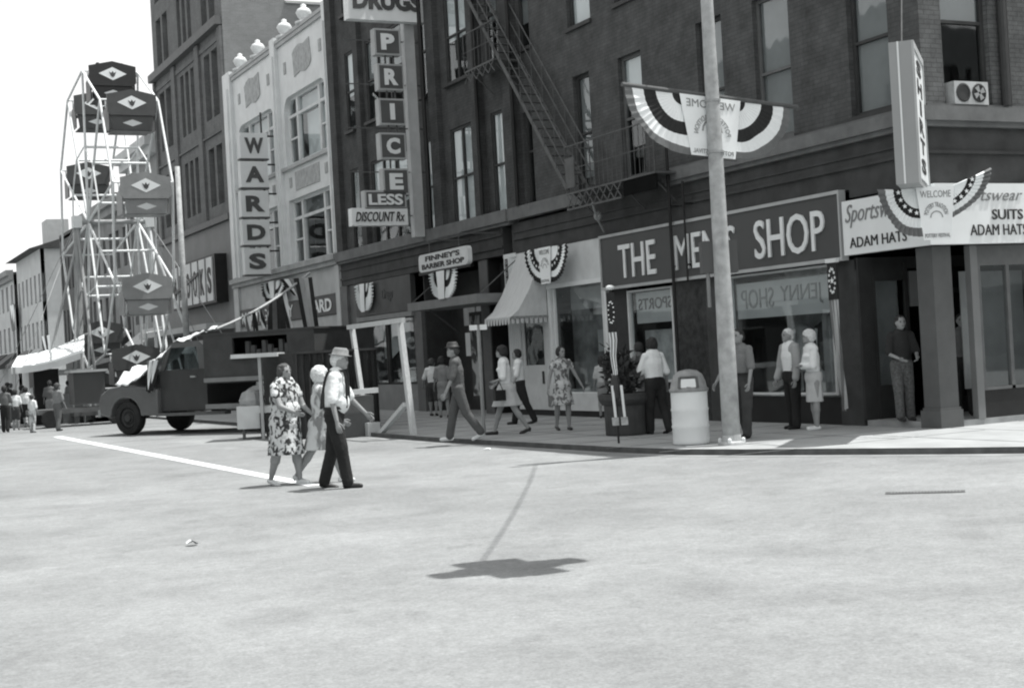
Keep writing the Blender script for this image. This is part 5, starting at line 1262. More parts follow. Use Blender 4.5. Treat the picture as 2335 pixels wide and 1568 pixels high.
for s in (-1, 1):
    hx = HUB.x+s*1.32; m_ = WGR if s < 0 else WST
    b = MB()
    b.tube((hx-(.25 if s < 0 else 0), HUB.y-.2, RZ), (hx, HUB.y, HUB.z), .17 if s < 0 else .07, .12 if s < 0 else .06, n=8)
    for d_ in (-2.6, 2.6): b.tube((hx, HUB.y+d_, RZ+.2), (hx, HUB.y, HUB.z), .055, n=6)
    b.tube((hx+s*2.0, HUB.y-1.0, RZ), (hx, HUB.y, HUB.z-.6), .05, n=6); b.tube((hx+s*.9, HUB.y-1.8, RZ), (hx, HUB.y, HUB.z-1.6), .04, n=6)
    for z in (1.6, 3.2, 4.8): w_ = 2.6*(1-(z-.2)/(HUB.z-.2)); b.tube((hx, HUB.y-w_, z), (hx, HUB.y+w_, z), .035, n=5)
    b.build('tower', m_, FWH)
    b = MB(); b.box(hx-.16, hx+.16, HUB.y-.2, HUB.y+.2, HUB.z-.22, HUB.z+.22); b.build('bearing', WHITE, FWH)
    # guy cables
    b = MB(); b.tube((hx, HUB.y, HUB.z), (hx+s*3.4, HUB.y-3.2, RZ), .015, n=4); b.tube((hx, HUB.y, HUB.z), (hx+s*3.4, HUB.y+3.2, RZ), .015, n=4); b.build('guy_cable', STEEL, FWH)
b = MB(); b.box(HUB.x-2.3, HUB.x+2.3, HUB.y-3.2, HUB.y+3.2, RZ+.25, RZ+.4); 
for x in (-2.2, 0, 2.2):
    for y in (-3.1, 0, 3.1): b.box(HUB.x+x-.08, HUB.x+x+.08, HUB.y+y-.08, HUB.y+y+.08, RZ, RZ+.25)
b.build('platform', FRAME, FWH)
b = MB()
for z in (.7, 1.15): b.tube((HUB.x-2.3, HUB.y-3.2, RZ+z), (HUB.x+2.3, HUB.y-3.2, RZ+z), .03, n=6)
for k in range(7): b.tube((HUB.x-2.3+k*.766, HUB.y-3.2, RZ+.4), (HUB.x-2.3+k*.766, HUB.y-3.2, RZ+1.15), .025, n=6)
b.build('railing', LGREY, FWH)
STONES = [mat('seat_black', .035, .4, .15, 3), mat('seat_dark', .085, .4, .12, 3), mat('seat_grey', .27, .45, .12, 3)]
def ferris_seat(k, m, label):
    p = node(k, 0); y = p.y-.42; z = p.z-.38
    b = MB(); b.box(p.x-.7, p.x+.7, y+.1, y+.75, z-.25, z-.18); b.box(p.x-.66, p.x+.66, y+.1, y+1.1, z-.74, z-.7); T = b.build('ferris_seat', m, FWH); T['label'] = label
    pp = [(-.84, -.1), (-.84, .5), (0, .68), (.84, .5), (.84, -.1), (.74, -.22), (-.74, -.22)]
    b = MB(); b.prism(pp, (p.x, y, z), (1, 0, 0), (0, 0, 1), (0, .06, 0)); b.build('backrest', m, T)
    b = MB(); b.prism([(-.72, -.235), (.72, -.235), (.66, -.72), (-.66, -.72)], (p.x, y+.05, z), (1, 0, 0), (0, 0, 1), (0, .05, 0)); b.build('lower_panel', m, T)
    for s in (-1, 1):
        b = MB(); b.prism([(.0, -.2), (.0, .45), (.55, .1), (.9, .05), (.95, -.7), (.05, -.72)], (p.x+s*.76, y+.06, z), (0, 1, 0), (0, 0, 1), (s*.04, 0, 0)); b.build('side_panel', m, T)
        b = MB(); b.bar((p.x+s*.82, y+.4, z+.1), (p.x+s*.82, p.y, p.z), .04, .04); b.build('hanger', WST, T)
    b = MB(); b.prism([(-.5, .2), (0, .44), (.5, .2), (0, -.04)], (p.x, y-.006, z+.02), (1, 0, 0), (0, 0, 1), (0, .005, 0)); b.build('diamond', FLAGW, T)
    b = MB(); b.prism([(-.13, .30), (-.05, .24), (0, .32), (.05, .24), (.13, .30), (.07, .14), (0, .08), (-.07, .14)], (p.x, y-.012, z), (1, 0, 0), (0, 0, 1), (0, .005, 0)); b.build('emblem', SIGNG, T)
    b = MB(); b.prism([(-.34, 0), (0, .12), (.34, 0), (0, -.12)], (p.x, y+.044, z-.48), (1, 0, 0), (0, 0, 1), (0, .005, 0)); b.build('diamond', BLIND, T)
    return T, Vector((p.x, y+.25, z-.18))
seats = {}
lab = {0: 'black ferris wheel seat at the very top of the wheel', 1: 'dark grey ferris wheel seat near the top on the right', 2: 'light grey ferris wheel seat at right level with the upper cross bar', 3: 'light grey ferris wheel seat at right just below the axle', 4: 'dark ferris wheel seat low on the right just above the truck hood', 5: 'ferris wheel seat at the bottom near the platform', 6: 'dark ferris wheel seat low on the left behind the tower', 7: 'ferris wheel seat on the far left below the axle', 8: 'dark grey ferris wheel seat on the left above the axle', 9: 'black ferris wheel seat near the top on the left'}
tone = {0: 0, 1: 1, 2: 2, 3: 2, 4: 1, 5: 1, 6: 1, 7: 1, 8: 1, 9: 1}
for k in range(NS):
    if k == 7: continue
    seats[k] = ferris_seat(k, STONES[tone[k]], lab[k])
# drive engine and ticket tent beside it
gx = HUB.x-3.5; gy = HUB.y-5.5
EN = thing('ride_engine', (gx+1.2, gy, RZ), 'boxy dark ride engine cabinet on a low trailer beside the ferris wheel', 'engine')
b = MB(); b.box(gx+.8, gx+1.8, gy-.4, gy+.6, RZ+.7, RZ+1.75); b.build('cabinet', SIGNG, EN); b = MB(); b.box(gx+.7, gx+1.9, gy-.5, gy+.7, RZ+1.75, RZ+1.83); b.build('top', LGREY, EN)
b = MB(); b.box(gx-.6, gx+2.6, gy-.5, gy+.7, RZ+.45, RZ+.6); b.build('bed', FRAME, EN)
for x in (gx, gx+2.1):
    b = MB(); b.lathe([(.1, -.08), (.28, -.08), (.3, 0), (.28, .08), (.1, .08)], n=16, T=Matrix.Translation((x, gy-.5, RZ+.3)) @ Matrix.Rotation(PI/2, 4, 'X')); b.build('wheel', RUB, EN)
YT = HUB.y-3.0
def ty(px, py, dy=0): return onY(px, py, YT+dy)
TN = thing('ticket_tent', ty(100, 960), 'bright white sloping canvas tent roof over a dark stall at far left', 'tent')
b = MB(); a1_, a2_, a3_, a4_ = ty(25, 838), ty(192, 800), ty(192, 762, 2.5), ty(40, 812, 2.5)
vs = [a1_, a2_, a3_, a4_]; nU = 12
for i in range(nU+1):
    for j in range(7):
        u_, v_ = i/nU, j/6; q = (a1_*(1-u_)+a2_*u_)*(1-v_)+(a4_*(1-u_)+a3_*u_)*v_; q.z -= .12*math.sin(PI*u_)*(1+.3*math.sin(v_*9)); b.v.append(q)
for i in range(nU):
    for j in range(6): b.f.append([i*7+j, (i+1)*7+j, (i+1)*7+j+1, i*7+j+1]); b.m.append(0)
for i in range(nU):
    q0 = b.v[i*7]; q1 = b.v[(i+1)*7]; b.v += [q0+Vector((0, -.01, -.22)), q1+Vector((0, -.01, -.22))]; k = len(b.v); b.f.append([i*7, (i+1)*7, k-1, k-2]); b.m.append(0)
b.build('canvas', CANVAS, TN)
b = MB()
for px_ in (32, 186):
    q = ty(px_, 845 if px_ < 100 else 812); b.tube((q.x, q.y, RZ), (q.x, q.y, q.z+.1), .04, n=6)
    q = ty(px_, 830 if px_ < 100 else 790, 2.5); b.tube((q.x, q.y, RZ), (q.x, q.y, q.z), .04, n=6)
b.each('post', LGREY, TN)
q0, q1 = ty(82, 960, 1.2), ty(140, 960, 1.2); b = MB(); b.box(q0.x, q1.x, YT+1.2, YT+2.4, RZ, 2.0); b.build('stall', BLACK, TN)
q0, q1 = ty(140, 960, .4), ty(215, 960, .4); b = MB(); b.box(q0.x, q1.x, YT+.4, YT+.5, 1.75, 1.95); b.build('beam', LGREY, TN); b = MB(); b.box(q0.x+.1, q0.x+1.2, YT+.6, YT+1.2, RZ, 1.1); b.build('counter', GREY, TN)
# ------------------------------------------------------------------ people
def remesh(b, name, vox, sm=4, fac=.5, disp=0):
    me = b.mesh('tmp'); o = bpy.data.objects.new('tmp', me); COL.objects.link(o)
    m = o.modifiers.new('r', 'REMESH'); m.mode = 'VOXEL'; m.voxel_size = vox; m.use_smooth_shade = True
    m2 = o.modifiers.new('s', 'SMOOTH'); m2.factor = fac; m2.iterations = sm
    COL.objects.unlink(o); S2.collection.objects.link(o); S2.view_layers[0].update(); dg = S2.view_layers[0].depsgraph; r = bpy.data.meshes.new_from_object(o.evaluated_get(dg)); r.name = name
    bpy.data.objects.remove(o); bpy.data.meshes.remove(me)
    if disp:
        for v in r.vertices: v.co += v.normal*noise.noise(v.co*28)*disp
    return r
def vis(d_, a, e=0, ab=0):
    return d_
def person(px, py, z, H, face, label, group=None, legs=((18, 4), (-16, 22)), arms=((12, 8, 15, 0), (-12, 8, 20, 0)), lean=3, top=CLW, bottom=CLD, kind='trousers', sleeve=.45,
           hair=HAIRM, hairlen=0, hat=None, shoes=LEA, bulk=1.0, female=False, yaw=0, pitch=0, child=False, vox=.016, skirt=None, hem=.29, pos=None, belt=False, suspenders=False, jacket=None,
           bag=None, seated=False, heels=False, facecam=True, hands=True, puff=0, flare=1.0):
    P0 = Vector(pos) if pos is not None else onZ(px, py, z)
    f = Vector((face[0], face[1], 0)).normalized(); rgt = Vector((f.y, -f.x, 0))
    T = thing('person', P0, label, 'person', group)
    k = H; hd = 1.0 if not child else 1.18
    W3 = lambda x, y, z_: P0 + rgt*x + f*y + Vector((0, 0, z_))
    hipz = .525*k; sw = (.108 if not female else .098)*k*(.5+.5*bulk); hw = .052*k*(.6+.4*bulk)
    th, sh = .245*k, .245*k
    L = []
    for s, (a, kn) in zip((-1, 1), legs):
        ta = R(a); sa = R(a-kn); hp = Vector((s*hw, 0, 0)); kp = hp+Vector((s*.008*k, math.sin(ta)*th, -math.cos(ta)*th)); ap = kp+Vector((0, math.sin(sa)*sh, -math.cos(sa)*sh)); L.append([hp, kp, ap, sa])
    low = min(l[2].z for l in L); hz = -low+.038*k if not seated else hipz
    if seated: hz = 0.1
    for l in L:
        for i in range(3): l[i] = l[i]+Vector((0, 0, hz))
    hipc = Vector((0, 0, hz)); la = R(lean); up_ = Vector((0, math.sin(la), math.cos(la)))
    chest = hipc+up_*.20*k; shc = hipc+up_*.295*k; neck = hipc+up_*.335*k; headc = hipc+up_*(.408*k*1.0)+Vector((0, .012*k+.03*k*math.sin(R(pitch)), 0))
    hr = .062*k*hd
    A = []
    for s, (a, ab, e, inn) in zip((-1, 1), arms):
        ta = R(a); ra = R(ab); d1 = Vector((s*math.sin(ra), math.sin(ta)*math.cos(ra), -math.cos(ta)*math.cos(ra))); tb_ = R(a+e); ri = R(ab-inn)
        d2 = Vector((s*math.sin(ri), math.sin(tb_)*math.cos(ri), -math.cos(tb_)*math.cos(ri))); sp = shc+Vector((s*sw, 0, -.012*k)); ep = sp+d1*.172*k; wp = ep+d2*.145*k; A.append([sp, ep, wp, d2, d1])
    w2 = lambda p: W3(p.x, p.y, p.z)
    RX = Matrix((rgt, f, Vector((0, 0, 1)))).transposed()   # local->world
    def toW(b):
        b.v = [w2(p) for p in b.v]; return b
    # ---- body
    b = MB(); B = bulk
    R1 = Matrix.Rotation(R(-yaw), 3, 'Z') @ Matrix.Rotation(R(-pitch), 3, 'X')
    b.cap(neck-up_*.03*k, headc-Vector((0, .01*k, .02*k)), .031*k*(.7+.3*B), .030*k)
    def he(c, r): 
        q = headc+R1 @ (Vector(c)*hr/.062/1); return b.ell(q, [x*hr/.062 for x in r], rot=R1)
    he((0, -.003, .006), (.0485, .060, .062)); he((0, .014, -.028), (.036, .042, .040)); he((0, .050, -.012), (.008, .014, .013)); he((0, .044, -.050), (.018, .014, .012))
    he((-.049, .0, -.008), (.006, .013, .018)); he((.049, .0, -.008), (.006, .013, .018)); he((0, .042, .012), (.034, .012, .008)); he((0, .053, -.033), (.014, .006, .005))
    dpt = .062*k*B
    b.cap(hipc+up_*.02*k, chest, .078*k*B, .086*k*B, flat=.72); b.cap(chest, shc-up_*.03*k, .086*k*B, .075*k*B, flat=.72)
    b.cap(shc+Vector((-sw*.8, 0, -.015*k)), shc+Vector((sw*.8, 0, -.015*k)), .038*k, .038*k)
    for s, l in zip((-1, 1), L):
        b.cap(l[0], l[1], .055*k*(.5+.5*B), .036*k*(.6+.4*B)); b.cap(l[1], l[1].lerp(l[2], .35), .035*k*(.6+.4*B), .037*k*(.6+.4*B)); b.cap(l[1].lerp(l[2], .35), l[2], .036*k*(.6+.4*B), .020*k)
        ft = l[3] if l[3] < -.1 else 0; fd = Vector((0, math.cos(ft*.8), math.sin(ft*.8))); b.cap(l[2]+Vector((0, -.012*k, -.018*k)), l[2]+fd*.085*k+Vector((0, 0, -.026*k)), .020*k, .016*k)
    for s, a in zip((-1, 1), A):
        b.cap(a[0], a[1], .029*k*(.6+.4*B), .023*k*(.6+.4*B)); b.cap(a[1], a[2], .023*k*(.6+.4*B), .0155*k); b.cap(a[2], a[2]+a[3]*.05*k, .0165*k, .019*k, flat=.55, fax=(1, 0, 0))
    me = remesh(toW(b), 'body', vox); 
    # fingers: each its own chain, curled a little
    if hands:
        hb = MB()
        for s, a in zip((-1, 1), A):
            base = a[2]+a[3]*.058*k; d_ = a[3]; sd_ = Vector((0, 1, 0))-d_*d_.y; sd_.normalize(); cu_ = Vector((-s, 0, 0)); cu_ = (cu_-d_*cu_.dot(d_)).normalized()
            for i, (o_f, ln) in enumerate(((.016, .036), (.0055, .041), (-.005, .038), (-.015, .030))):
                q0 = base+sd_*o_f*k; q1 = q0+(d_*.9+cu_*.35).normalized()*ln*.5*k; q2 = q1+(d_*.6+cu_*.8).normalized()*ln*.5*k
                hb.cap(q0-d_*.012*k, q1, .0052*k, .0048*k, n=6); hb.cap(q1, q2, .0048*k, .0042*k, n=6)
            q0 = a[2]+a[3]*.022*k+sd_*.014*k; q1 = q0+(d_*.7+sd_*.6+cu_*.2).normalized()*.026*k; q2 = q1+(d_*.95+sd_*.2+cu_*.3).normalized()*.022*k
            hb.cap(q0, q1, .0062*k, .0055*k, n=6); hb.cap(q1, q2, .0055*k, .0045*k, n=6)
        toW(hb); hm = hb.mesh('h')
        import bmesh
        bm = bmesh.new(); bm.from_mesh(me); bm.from_mesh(hm); bm.to_mesh(me); bm.free(); bpy.data.meshes.remove(hm)
    def place(me, name, m, par=T, smooth=True):
        off = wloc(par)
        for v in me.vertices: v.co -= off
        me.materials.clear(); me.materials.append(m)
        me.polygons.foreach_set('use_smooth', [smooth]*len(me.polygons))
        o = bpy.data.objects.new(name, me); COL.objects.link(o); o.parent = par; return o
    body = place(me, 'body', SKIN)
    # ---- face details
    b = MB()
    for s in (-1, 1): b.ell(headc+R1 @ Vector((s*.019, .052, .004))*(hr/.062), [x*hr/.062 for x in (.0075, .004, .0045)], rot=R1, nu=8, nv=6)
    b.ell(headc+R1 @ Vector((0, .0575, -.033))*(hr/.062), [x*hr/.062 for x in (.013, .003, .0028)], rot=R1, nu=8, nv=6)
    for s in (-1, 1): b.ell(headc+R1 @ Vector((s*.019, .053, .014))*(hr/.062), [x*hr/.062 for x in (.012, .004, .0022)], rot=R1, nu=8, nv=6)
    toW(b).build('face_features', mat('eye_dark', .05, .5), T, True)
    # ---- hair
    b = MB()
    def hh(c, r): b.ell(headc+R1 @ (Vector(c)*hr/.062), [x*hr/.062 for x in r], rot=R1)
    pf = 1+puff
    hh((0, -.012, .020), (.054*pf, .060*pf, .054*pf)); hh((0, -.034, -.004), (.050*pf, .040*pf, .050*pf))
    if female or hairlen:
        for s in (-1, 1): hh((s*.042*pf, -.012, -.006), (.018, .034*pf, .042*pf))
        if hairlen: hh((0, -.045, -.05), (.045, .026, .05*(1+hairlen)))
    place(remesh(toW(b), 'hair', max(vox*.9, .012), 2, disp=.007*k if pf > 1 else .004*k), 'hair', hair)
    g = .012*k/1.7*1.7*.75
    # ---- shirt / top
    def sleeves(b, gr, fr_):
        for s, a in zip((-1, 1), A):
            b.cap(a[0]+Vector((-s*.01*k, 0, 0)), a[0].lerp(a[1], min(fr_*2, 1)), (.029*(.6+.4*B))*k+gr, (.026*(.6+.4*B))*k+gr*1.3)
            if fr_ > .5: b.cap(a[1], a[1].lerp(a[2], (fr_-.5)*2), .026*k+gr, .02*k+gr)
    b = MB(); gr = .011*k
    b.cap(hipc+up_*.035*k, chest, .080*k*B+gr*.6, .087*k*B+gr, flat=.78); b.cap(chest, shc-up_*.02*k, .087*k*B+gr, .074*k*B+gr, flat=.76)
    b.cap(shc+Vector((-sw*.85, 0, -.012*k)), shc+Vector((sw*.85, 0, -.012*k)), .040*k+gr*.5, .040*k+gr*.5)
    if bulk > 1.1 and not jacket: b.ell(hipc+up_*.10*k+Vector((0, .03*k, 0)), (.085*k*B, .07*k*B, .09*k))
    if female: b.ell(shc+up_*-.085*k+Vector((0, .048*k, 0)), (.075*k, .04*k, .035*k))
    if sleeve: sleeves(b, gr, sleeve)
    if kind in ('dress', 'skirt'):
        if kind == 'dress': sb = b
        else: sb = MB()
        hemz = hem*k; topz = hipc.z+.06*k; n = 28; rows = 9; vs = []; fs = []
        kx = [l[1].lerp(l[2], .0) for l in L]; y0_ = min(q.y for q in kx); y1_ = max(q.y for q in kx); sw_ = (y1_-y0_)/2; cy_ = (y1_+y0_)/2
        for j in range(rows):
            t = j/(rows-1); z_ = topz+(hemz-topz)*t; rx = (.082*B+.010)*k*(1-t)+(.105*flare*(.6+.4*B))*k*t; ry = (.064*B+.01)*k*(1-t)+((.082*flare)*k*(.6+.4*B)+sw_*.8)*t; cy = cy_*t*.8
            if t < .35: rx += .02*k*math.sin(PI*t/.35)*.6; ry += .015*k*math.sin(PI*t/.35)
            for i in range(n):
                u_ = 2*PI*i/n; fo = 1+.05*t*math.sin(u_*7+1)+.03*t*math.sin(u_*4); vs.append((rx*fo*math.cos(u_), cy+ry*fo*math.sin(u_), z_))
        for j in range(rows-1):
            for i in range(n): fs.append((j*n+i, (j+1)*n+i, (j+1)*n+(i+1) % n, j*n+(i+1) % n))
        fs.append(tuple(range(n))); fs.append(tuple(range(rows*n-1, (rows-1)*n-1, -1))); sb.add(vs, fs)
        if kind == 'skirt': place(remesh(toW(sb), 'skirt', vox, 3), 'skirt', bottom)
    place(remesh(toW(b), 'top', vox, 3, disp=.0022*k), 'dress' if kind == 'dress' else 'shirt', top)
    if kind in ('trousers', 'shorts'):
        b = MB(); gr = .010*k
        b.cap(hipc+up_*-.0*k, hipc+up_*.05*k, .082*k*B+gr*.4, .080*k*B+gr*.5, flat=.80)
        for s, l in zip((-1, 1), L):
            b.cap(l[0], l[1], .057*k*(.5+.5*B)+gr, .040*k*(.6+.4*B)+gr)
            if kind == 'trousers': b.cap(l[1], l[2]+Vector((0, 0, .006*k)), .040*k*(.6+.4*B)+gr, .033*k+gr)
        tr = place(remesh(toW(b), 'trousers', vox, 3, disp=.002*k), 'trousers' if kind == 'trousers' else 'shorts', bottom)
    if belt:
        b = MB(); vs = []; n = 24; c0 = hipc+up_*.062*k
        for zz, e in ((-.012, 1), (.012, 1)):
            for i in range(n): u_ = 2*PI*i/n; vs.append(c0+Vector(((.082*B*k+.014*k)*math.cos(u_), (.082*B*k+.014*k)*.80*math.sin(u_), zz*k*.9)))
        b.add(vs, [(i, (i+1) % n, n+(i+1) % n, n+i) for i in range(n)]); toW(b).build('belt', LEA, T)
    if suspenders:
        b = MB()
        for s in (-1, 1):
            r_ = (.092*B)*k; pts = []
            for i in range(15):
                t = PI*i/14; zz = .06+.27*min(1, math.sin(t)*1.35); yy = math.cos(t)*r_*.9; pts.append(hipc+up_*zz*k+Vector((s*(.045+.012*math.sin(t))*k, yy, 0)))
            for i in range(14): b.bar(pts[i], pts[i+1], .018*k, .006*k, upv=(0, 1, 0) if 4 < i < 10 else (1, 0, 0))
        toW(b).build('suspenders', LEA, T)
    if jacket:
        b = MB(); gr = .022*k
        for s in (-1, 1): b.cap(hipc+up_*.0*k+Vector((s*.035*k, -.012*k, 0)), shc+Vector((s*.045*k, -.012*k, -.02*k)), .062*k*B+gr*.5, .058*k+gr*.6, flat=.95)
        b.cap(shc+Vector((-sw*.85, -.005*k, -.01*k)), shc+Vector((sw*.85, -.005*k, -.01*k)), .050*k, .050*k)
        sleeves(b, .018*k, .95); place(remesh(toW(b), 'jacket', vox, 3), 'jacket', jacket)
    # ---- shoes
    for s, l in zip((-1, 1), L):
        b = MB(); ft = l[3] if l[3] < -.1 else 0; fd = Vector((0, math.cos(ft*.8), math.sin(ft*.8)))
        h_ = l[2]+Vector((0, -.016*k, -.018*k)); b.cap(h_, l[2]+fd*.09*k+Vector((0, 0, -.025*k)), .024*k, .019*k); 
        if heels: b.tube(h_+Vector((0, 0, 0)), h_+Vector((0, -.01*k, -.03*k)), .012*k, .007*k)
        place(remesh(toW(b), 'shoe', vox*.7, 1), 'shoe', shoes)
    if hat:
        b = MB(); q = headc+R1 @ Vector((0, -.002, .036))*(hr/.062); n = 22; e = hr/.062
        pr = [(.080*e, -.002*e), (.082*e, .003), (.058*e, .006*e), (.054*e, .04*e), (.040*e, .055*e), (.01*e, .052*e)]
        vs = []; 
        for r_, z_ in pr:
            for i in range(n): u_ = 2*PI*i/n; vs.append(q+R1 @ Vector((r_*math.cos(u_)*.9, r_*math.sin(u_)*1.05, z_)))
        b.add(vs, [(j*n+i, j*n+(i+1) % n, (j+1)*n+(i+1) % n, (j+1)*n+i) for j in range(len(pr)-1) for i in range(n)]+[tuple(range((len(pr)-1)*n, len(pr)*n)), tuple(range(n-1, -1, -1))])
        ho = toW(b).build('hat', hat, T, True)
    T['_'] = 0; del T['_']
    return T, [w2(a[2]+a[3]*.06*k) for a in A], w2
DR1 = pattern('dress_bold_print', .05, .60, 17, .49, (1, 1, .75))
DR2 = pattern('dress_pale_print', .26, .62, 9, .48, (1, 1, .6))
DR3 = pattern('dress_flower_print', .16, .55, 13, .5, (1, 1, .8))
TIE = mat('trouser_check', .10, .9, .5, 30)
rt2 = (RT.x, RT.y); lf2 = (-RT.x, -RT.y); tw2 = (-FW.x, -FW.y); aw2 = (FW.x, FW.y)
def mixv(a, b_, t): return (a[0]*(1-t)+b_[0]*t, a[1]*(1-t)+b_[1]*t)
GT = 'people crossing the street'
person(657, 1104, RZ, 1.66, mixv(rt2, tw2, .42), 'heavy woman in bold dark and white print dress crossing the street, leftmost of three', GT, legs=((10, 3), (-8, 14)), arms=((20, 8, 40, 16), (28, 6, 42, 14)), top=DR1, kind='dress', hem=.25, bulk=1.45, female=True, hair=HAIRM, shoes=SHW, sleeve=.2, yaw=5, vox=.010, puff=.05, flare=1.25)
person(739, 1099, RZ, 1.62, mixv(rt2, tw2, -.1), 'white haired woman in pale print dress, half hidden behind the man in suspenders', GT, legs=((-22, 12), (22, 6)), arms=((14, 6, 20, 8), (20, 6, 30, 8)), top=DR2, kind='dress', hem=.28, bulk=1.12, female=True, hair=HAIRW, shoes=SHW, sleeve=.3, pitch=-6, yaw=-10, heels=True, vox=.010, puff=.3, lean=2)
person(771, 1112, RZ, 1.80, mixv(rt2, tw2, .05), 'man in white short sleeved shirt, suspenders, dark trousers and straw hat crossing the street', GT, legs=((-9, 8), (12, 4)), arms=((22, 8, 20, 0), (-6, 12, 18, 4)), top=CLW, kind='trousers', bottom=CLD, bulk=1.12, hair=HAIRW, suspenders=True, hat=mat('straw_hat', .2, .9, .2, 12), shoes=LEA, lean=7, pitch=8, vox=.010, belt=True)
GS = 'people on the shaded sidewalk'
person(990, 949, SZ, 1.48, mixv(aw2, rt2, .2), 'child in white shirt and dark shorts with back turned at the barber shop door', GS, legs=((4, 2), (-4, 4)), kind='shorts', bottom=CLJ, top=CLW, child=True, arms=((10, 20, 30, 0), (10, 10, 20, 0)), pos=onZ(990, 947, SZ))
person(1014, 951, SZ, 1.52, mixv(aw2, lf2, .1), 'girl in plain grey dress with back turned at the barber shop door', GS, legs=((3, 2), (-3, 4)), kind='dress', top=CLG, female=True, child=True, hair=HAIRD, hem=.30)
person(1052, 1003, SZ, 1.78, lf2, 'man in dark hat and work clothes striding left along the kerb', GS, legs=((-16, 18), (17, 6)), arms=((14, 6, 12, 0), (-10, 6, 16, 0)), top=mat('grey_work_shirt', .11, .9, .1), kind='trousers', bottom=mat('grey_work_trousers', .09, .9, .1), hat=DARK, shoes=SHW, lean=4, vox=.013)
t_, hnd, w2_ = person(1160, 989, SZ, 1.72, lf2, 'woman in white blouse and pale skirt carrying a dark handbag, walking left', GS, legs=((-20, 12), (20, 4)), arms=((4, 6, 70, 55), (4, 4, 50, 40)), top=CLW, kind='skirt', bottom=CLL, hem=.31, female=True, hair=HAIRD, shoes=LEA, heels=True, vox=.013, flare=1.25, puff=.1)
person(1192, 966, SZ, 1.62, lf2, 'person in white top and dark trousers just behind the woman with the handbag', GS, legs=((-14, 10), (14, 4)), top=CLW, kind='trousers', bottom=CLD, hair=HAIRD, female=True)
person(1287, 980, SZ, 1.60, mixv(tw2, rt2, .2), 'woman in flowered summer dress facing the street before the white shop front', GS, legs=((3, 3), (-8, 10)), arms=((6, 24, 10, 0), (-4, 16, 20, 0)), top=DR3, kind='dress', hem=.30, female=True, hair=HAIRD, shoes=LEA, sleeve=.15, vox=.013, flare=1.35, yaw=-25)
person(1379, 952, SZ, 1.34, aw2, 'small dark haired girl in pale top and grey skirt left of the planter', GS, legs=((2, 2), (-3, 4)), kind='skirt', bottom=CLG, top=CLL, female=True, child=True, hair=HAIRD, hairlen=.5, hem=.33)
person(1500, 988, SZ, 1.66, mixv(aw2, lf2, .35), 'dark haired person in loose white shirt seen from behind beside the planter', GS, legs=((6, 4), (-8, 12)), arms=((20, 10, 50, 0), (-6, 14, 26, 0)), top=CLW, kind='trousers', bottom=CLD, hair=HAIRD, female=True, vox=.013, bulk=1.15, puff=.12, sleeve=.5)
person(1470, 975, SZ, 1.60, mixv(aw2, lf2, .5), 'dark haired woman in mid grey dress mostly hidden between planter and white shirted person', GS, legs=((2, 2), (-3, 4)), kind='dress', top=CLM, female=True, hair=HAIRD, vox=.016)
person(1700, 998, SZ, 1.72, mixv(tw2, lf2, .5), 'young man in grey shirt and jeans standing just right of the lamp post', GS, legs=((8, 4), (-4, 20)), arms=((8, 8, 20, 0), (14, 18, 12, 0)), top=mat('grey_shirt', .2, .9, .1), kind='trousers', bottom=CLJ, belt=True, hair=HAIRD, vox=.013)
person(1812, 977, SZ, 1.68, mixv(lf2, tw2, .3), 'white haired man in open light jacket, white shirt and black trousers beside the older woman', GS, legs=((2, 1), (-2, 2)), arms=((2, 6, 14, 0), (6, 6, 14, 0)), top=CLW, jacket=mat('tan_jacket', .34, .9, .1), kind='trousers', bottom=CLD, hair=HAIRW, bulk=1.12, vox=.012, lean=2)
person(1862, 979, SZ, 1.64, mixv(lf2, tw2, .15), 'white haired woman in white cardigan and pale skirt standing with folded arms', GS, legs=((2, 1), (-2, 2)), arms=((10, 6, 78, 62), (10, 6, 84, 62)), top=CLW, sleeve=.95, kind='skirt', bottom=CLL, hem=.28, female=True, hair=HAIRW, vox=.012, shoes=SHW, flare=.95, puff=.12)
person(2062, 948, .24, 1.70, mixv(tw2, rt2, .1), 'young man in black shirt and checked trousers leaning at the recess behind the column', GS, legs=((2, 1), (10, 6)), arms=((10, 10, 60, 30), (10, 10, 60, 30)), top=mat('black_shirt', .03, .9, .1), kind='trousers', bottom=TIE, hair=HAIRD, pos=(onY(2062, 945, .95).x, .95, .24))
person(2200, 930, .24, 1.68, mixv(tw2, lf2, .2), 'dim figure standing in the dark shop doorway right of the column', GS, legs=((2, 1), (-2, 2)), top=CLM, kind='trousers', bottom=CLD, hair=HAIRD, pos=(onY(2204, 945, .8).x, .8, .24), hands=False)
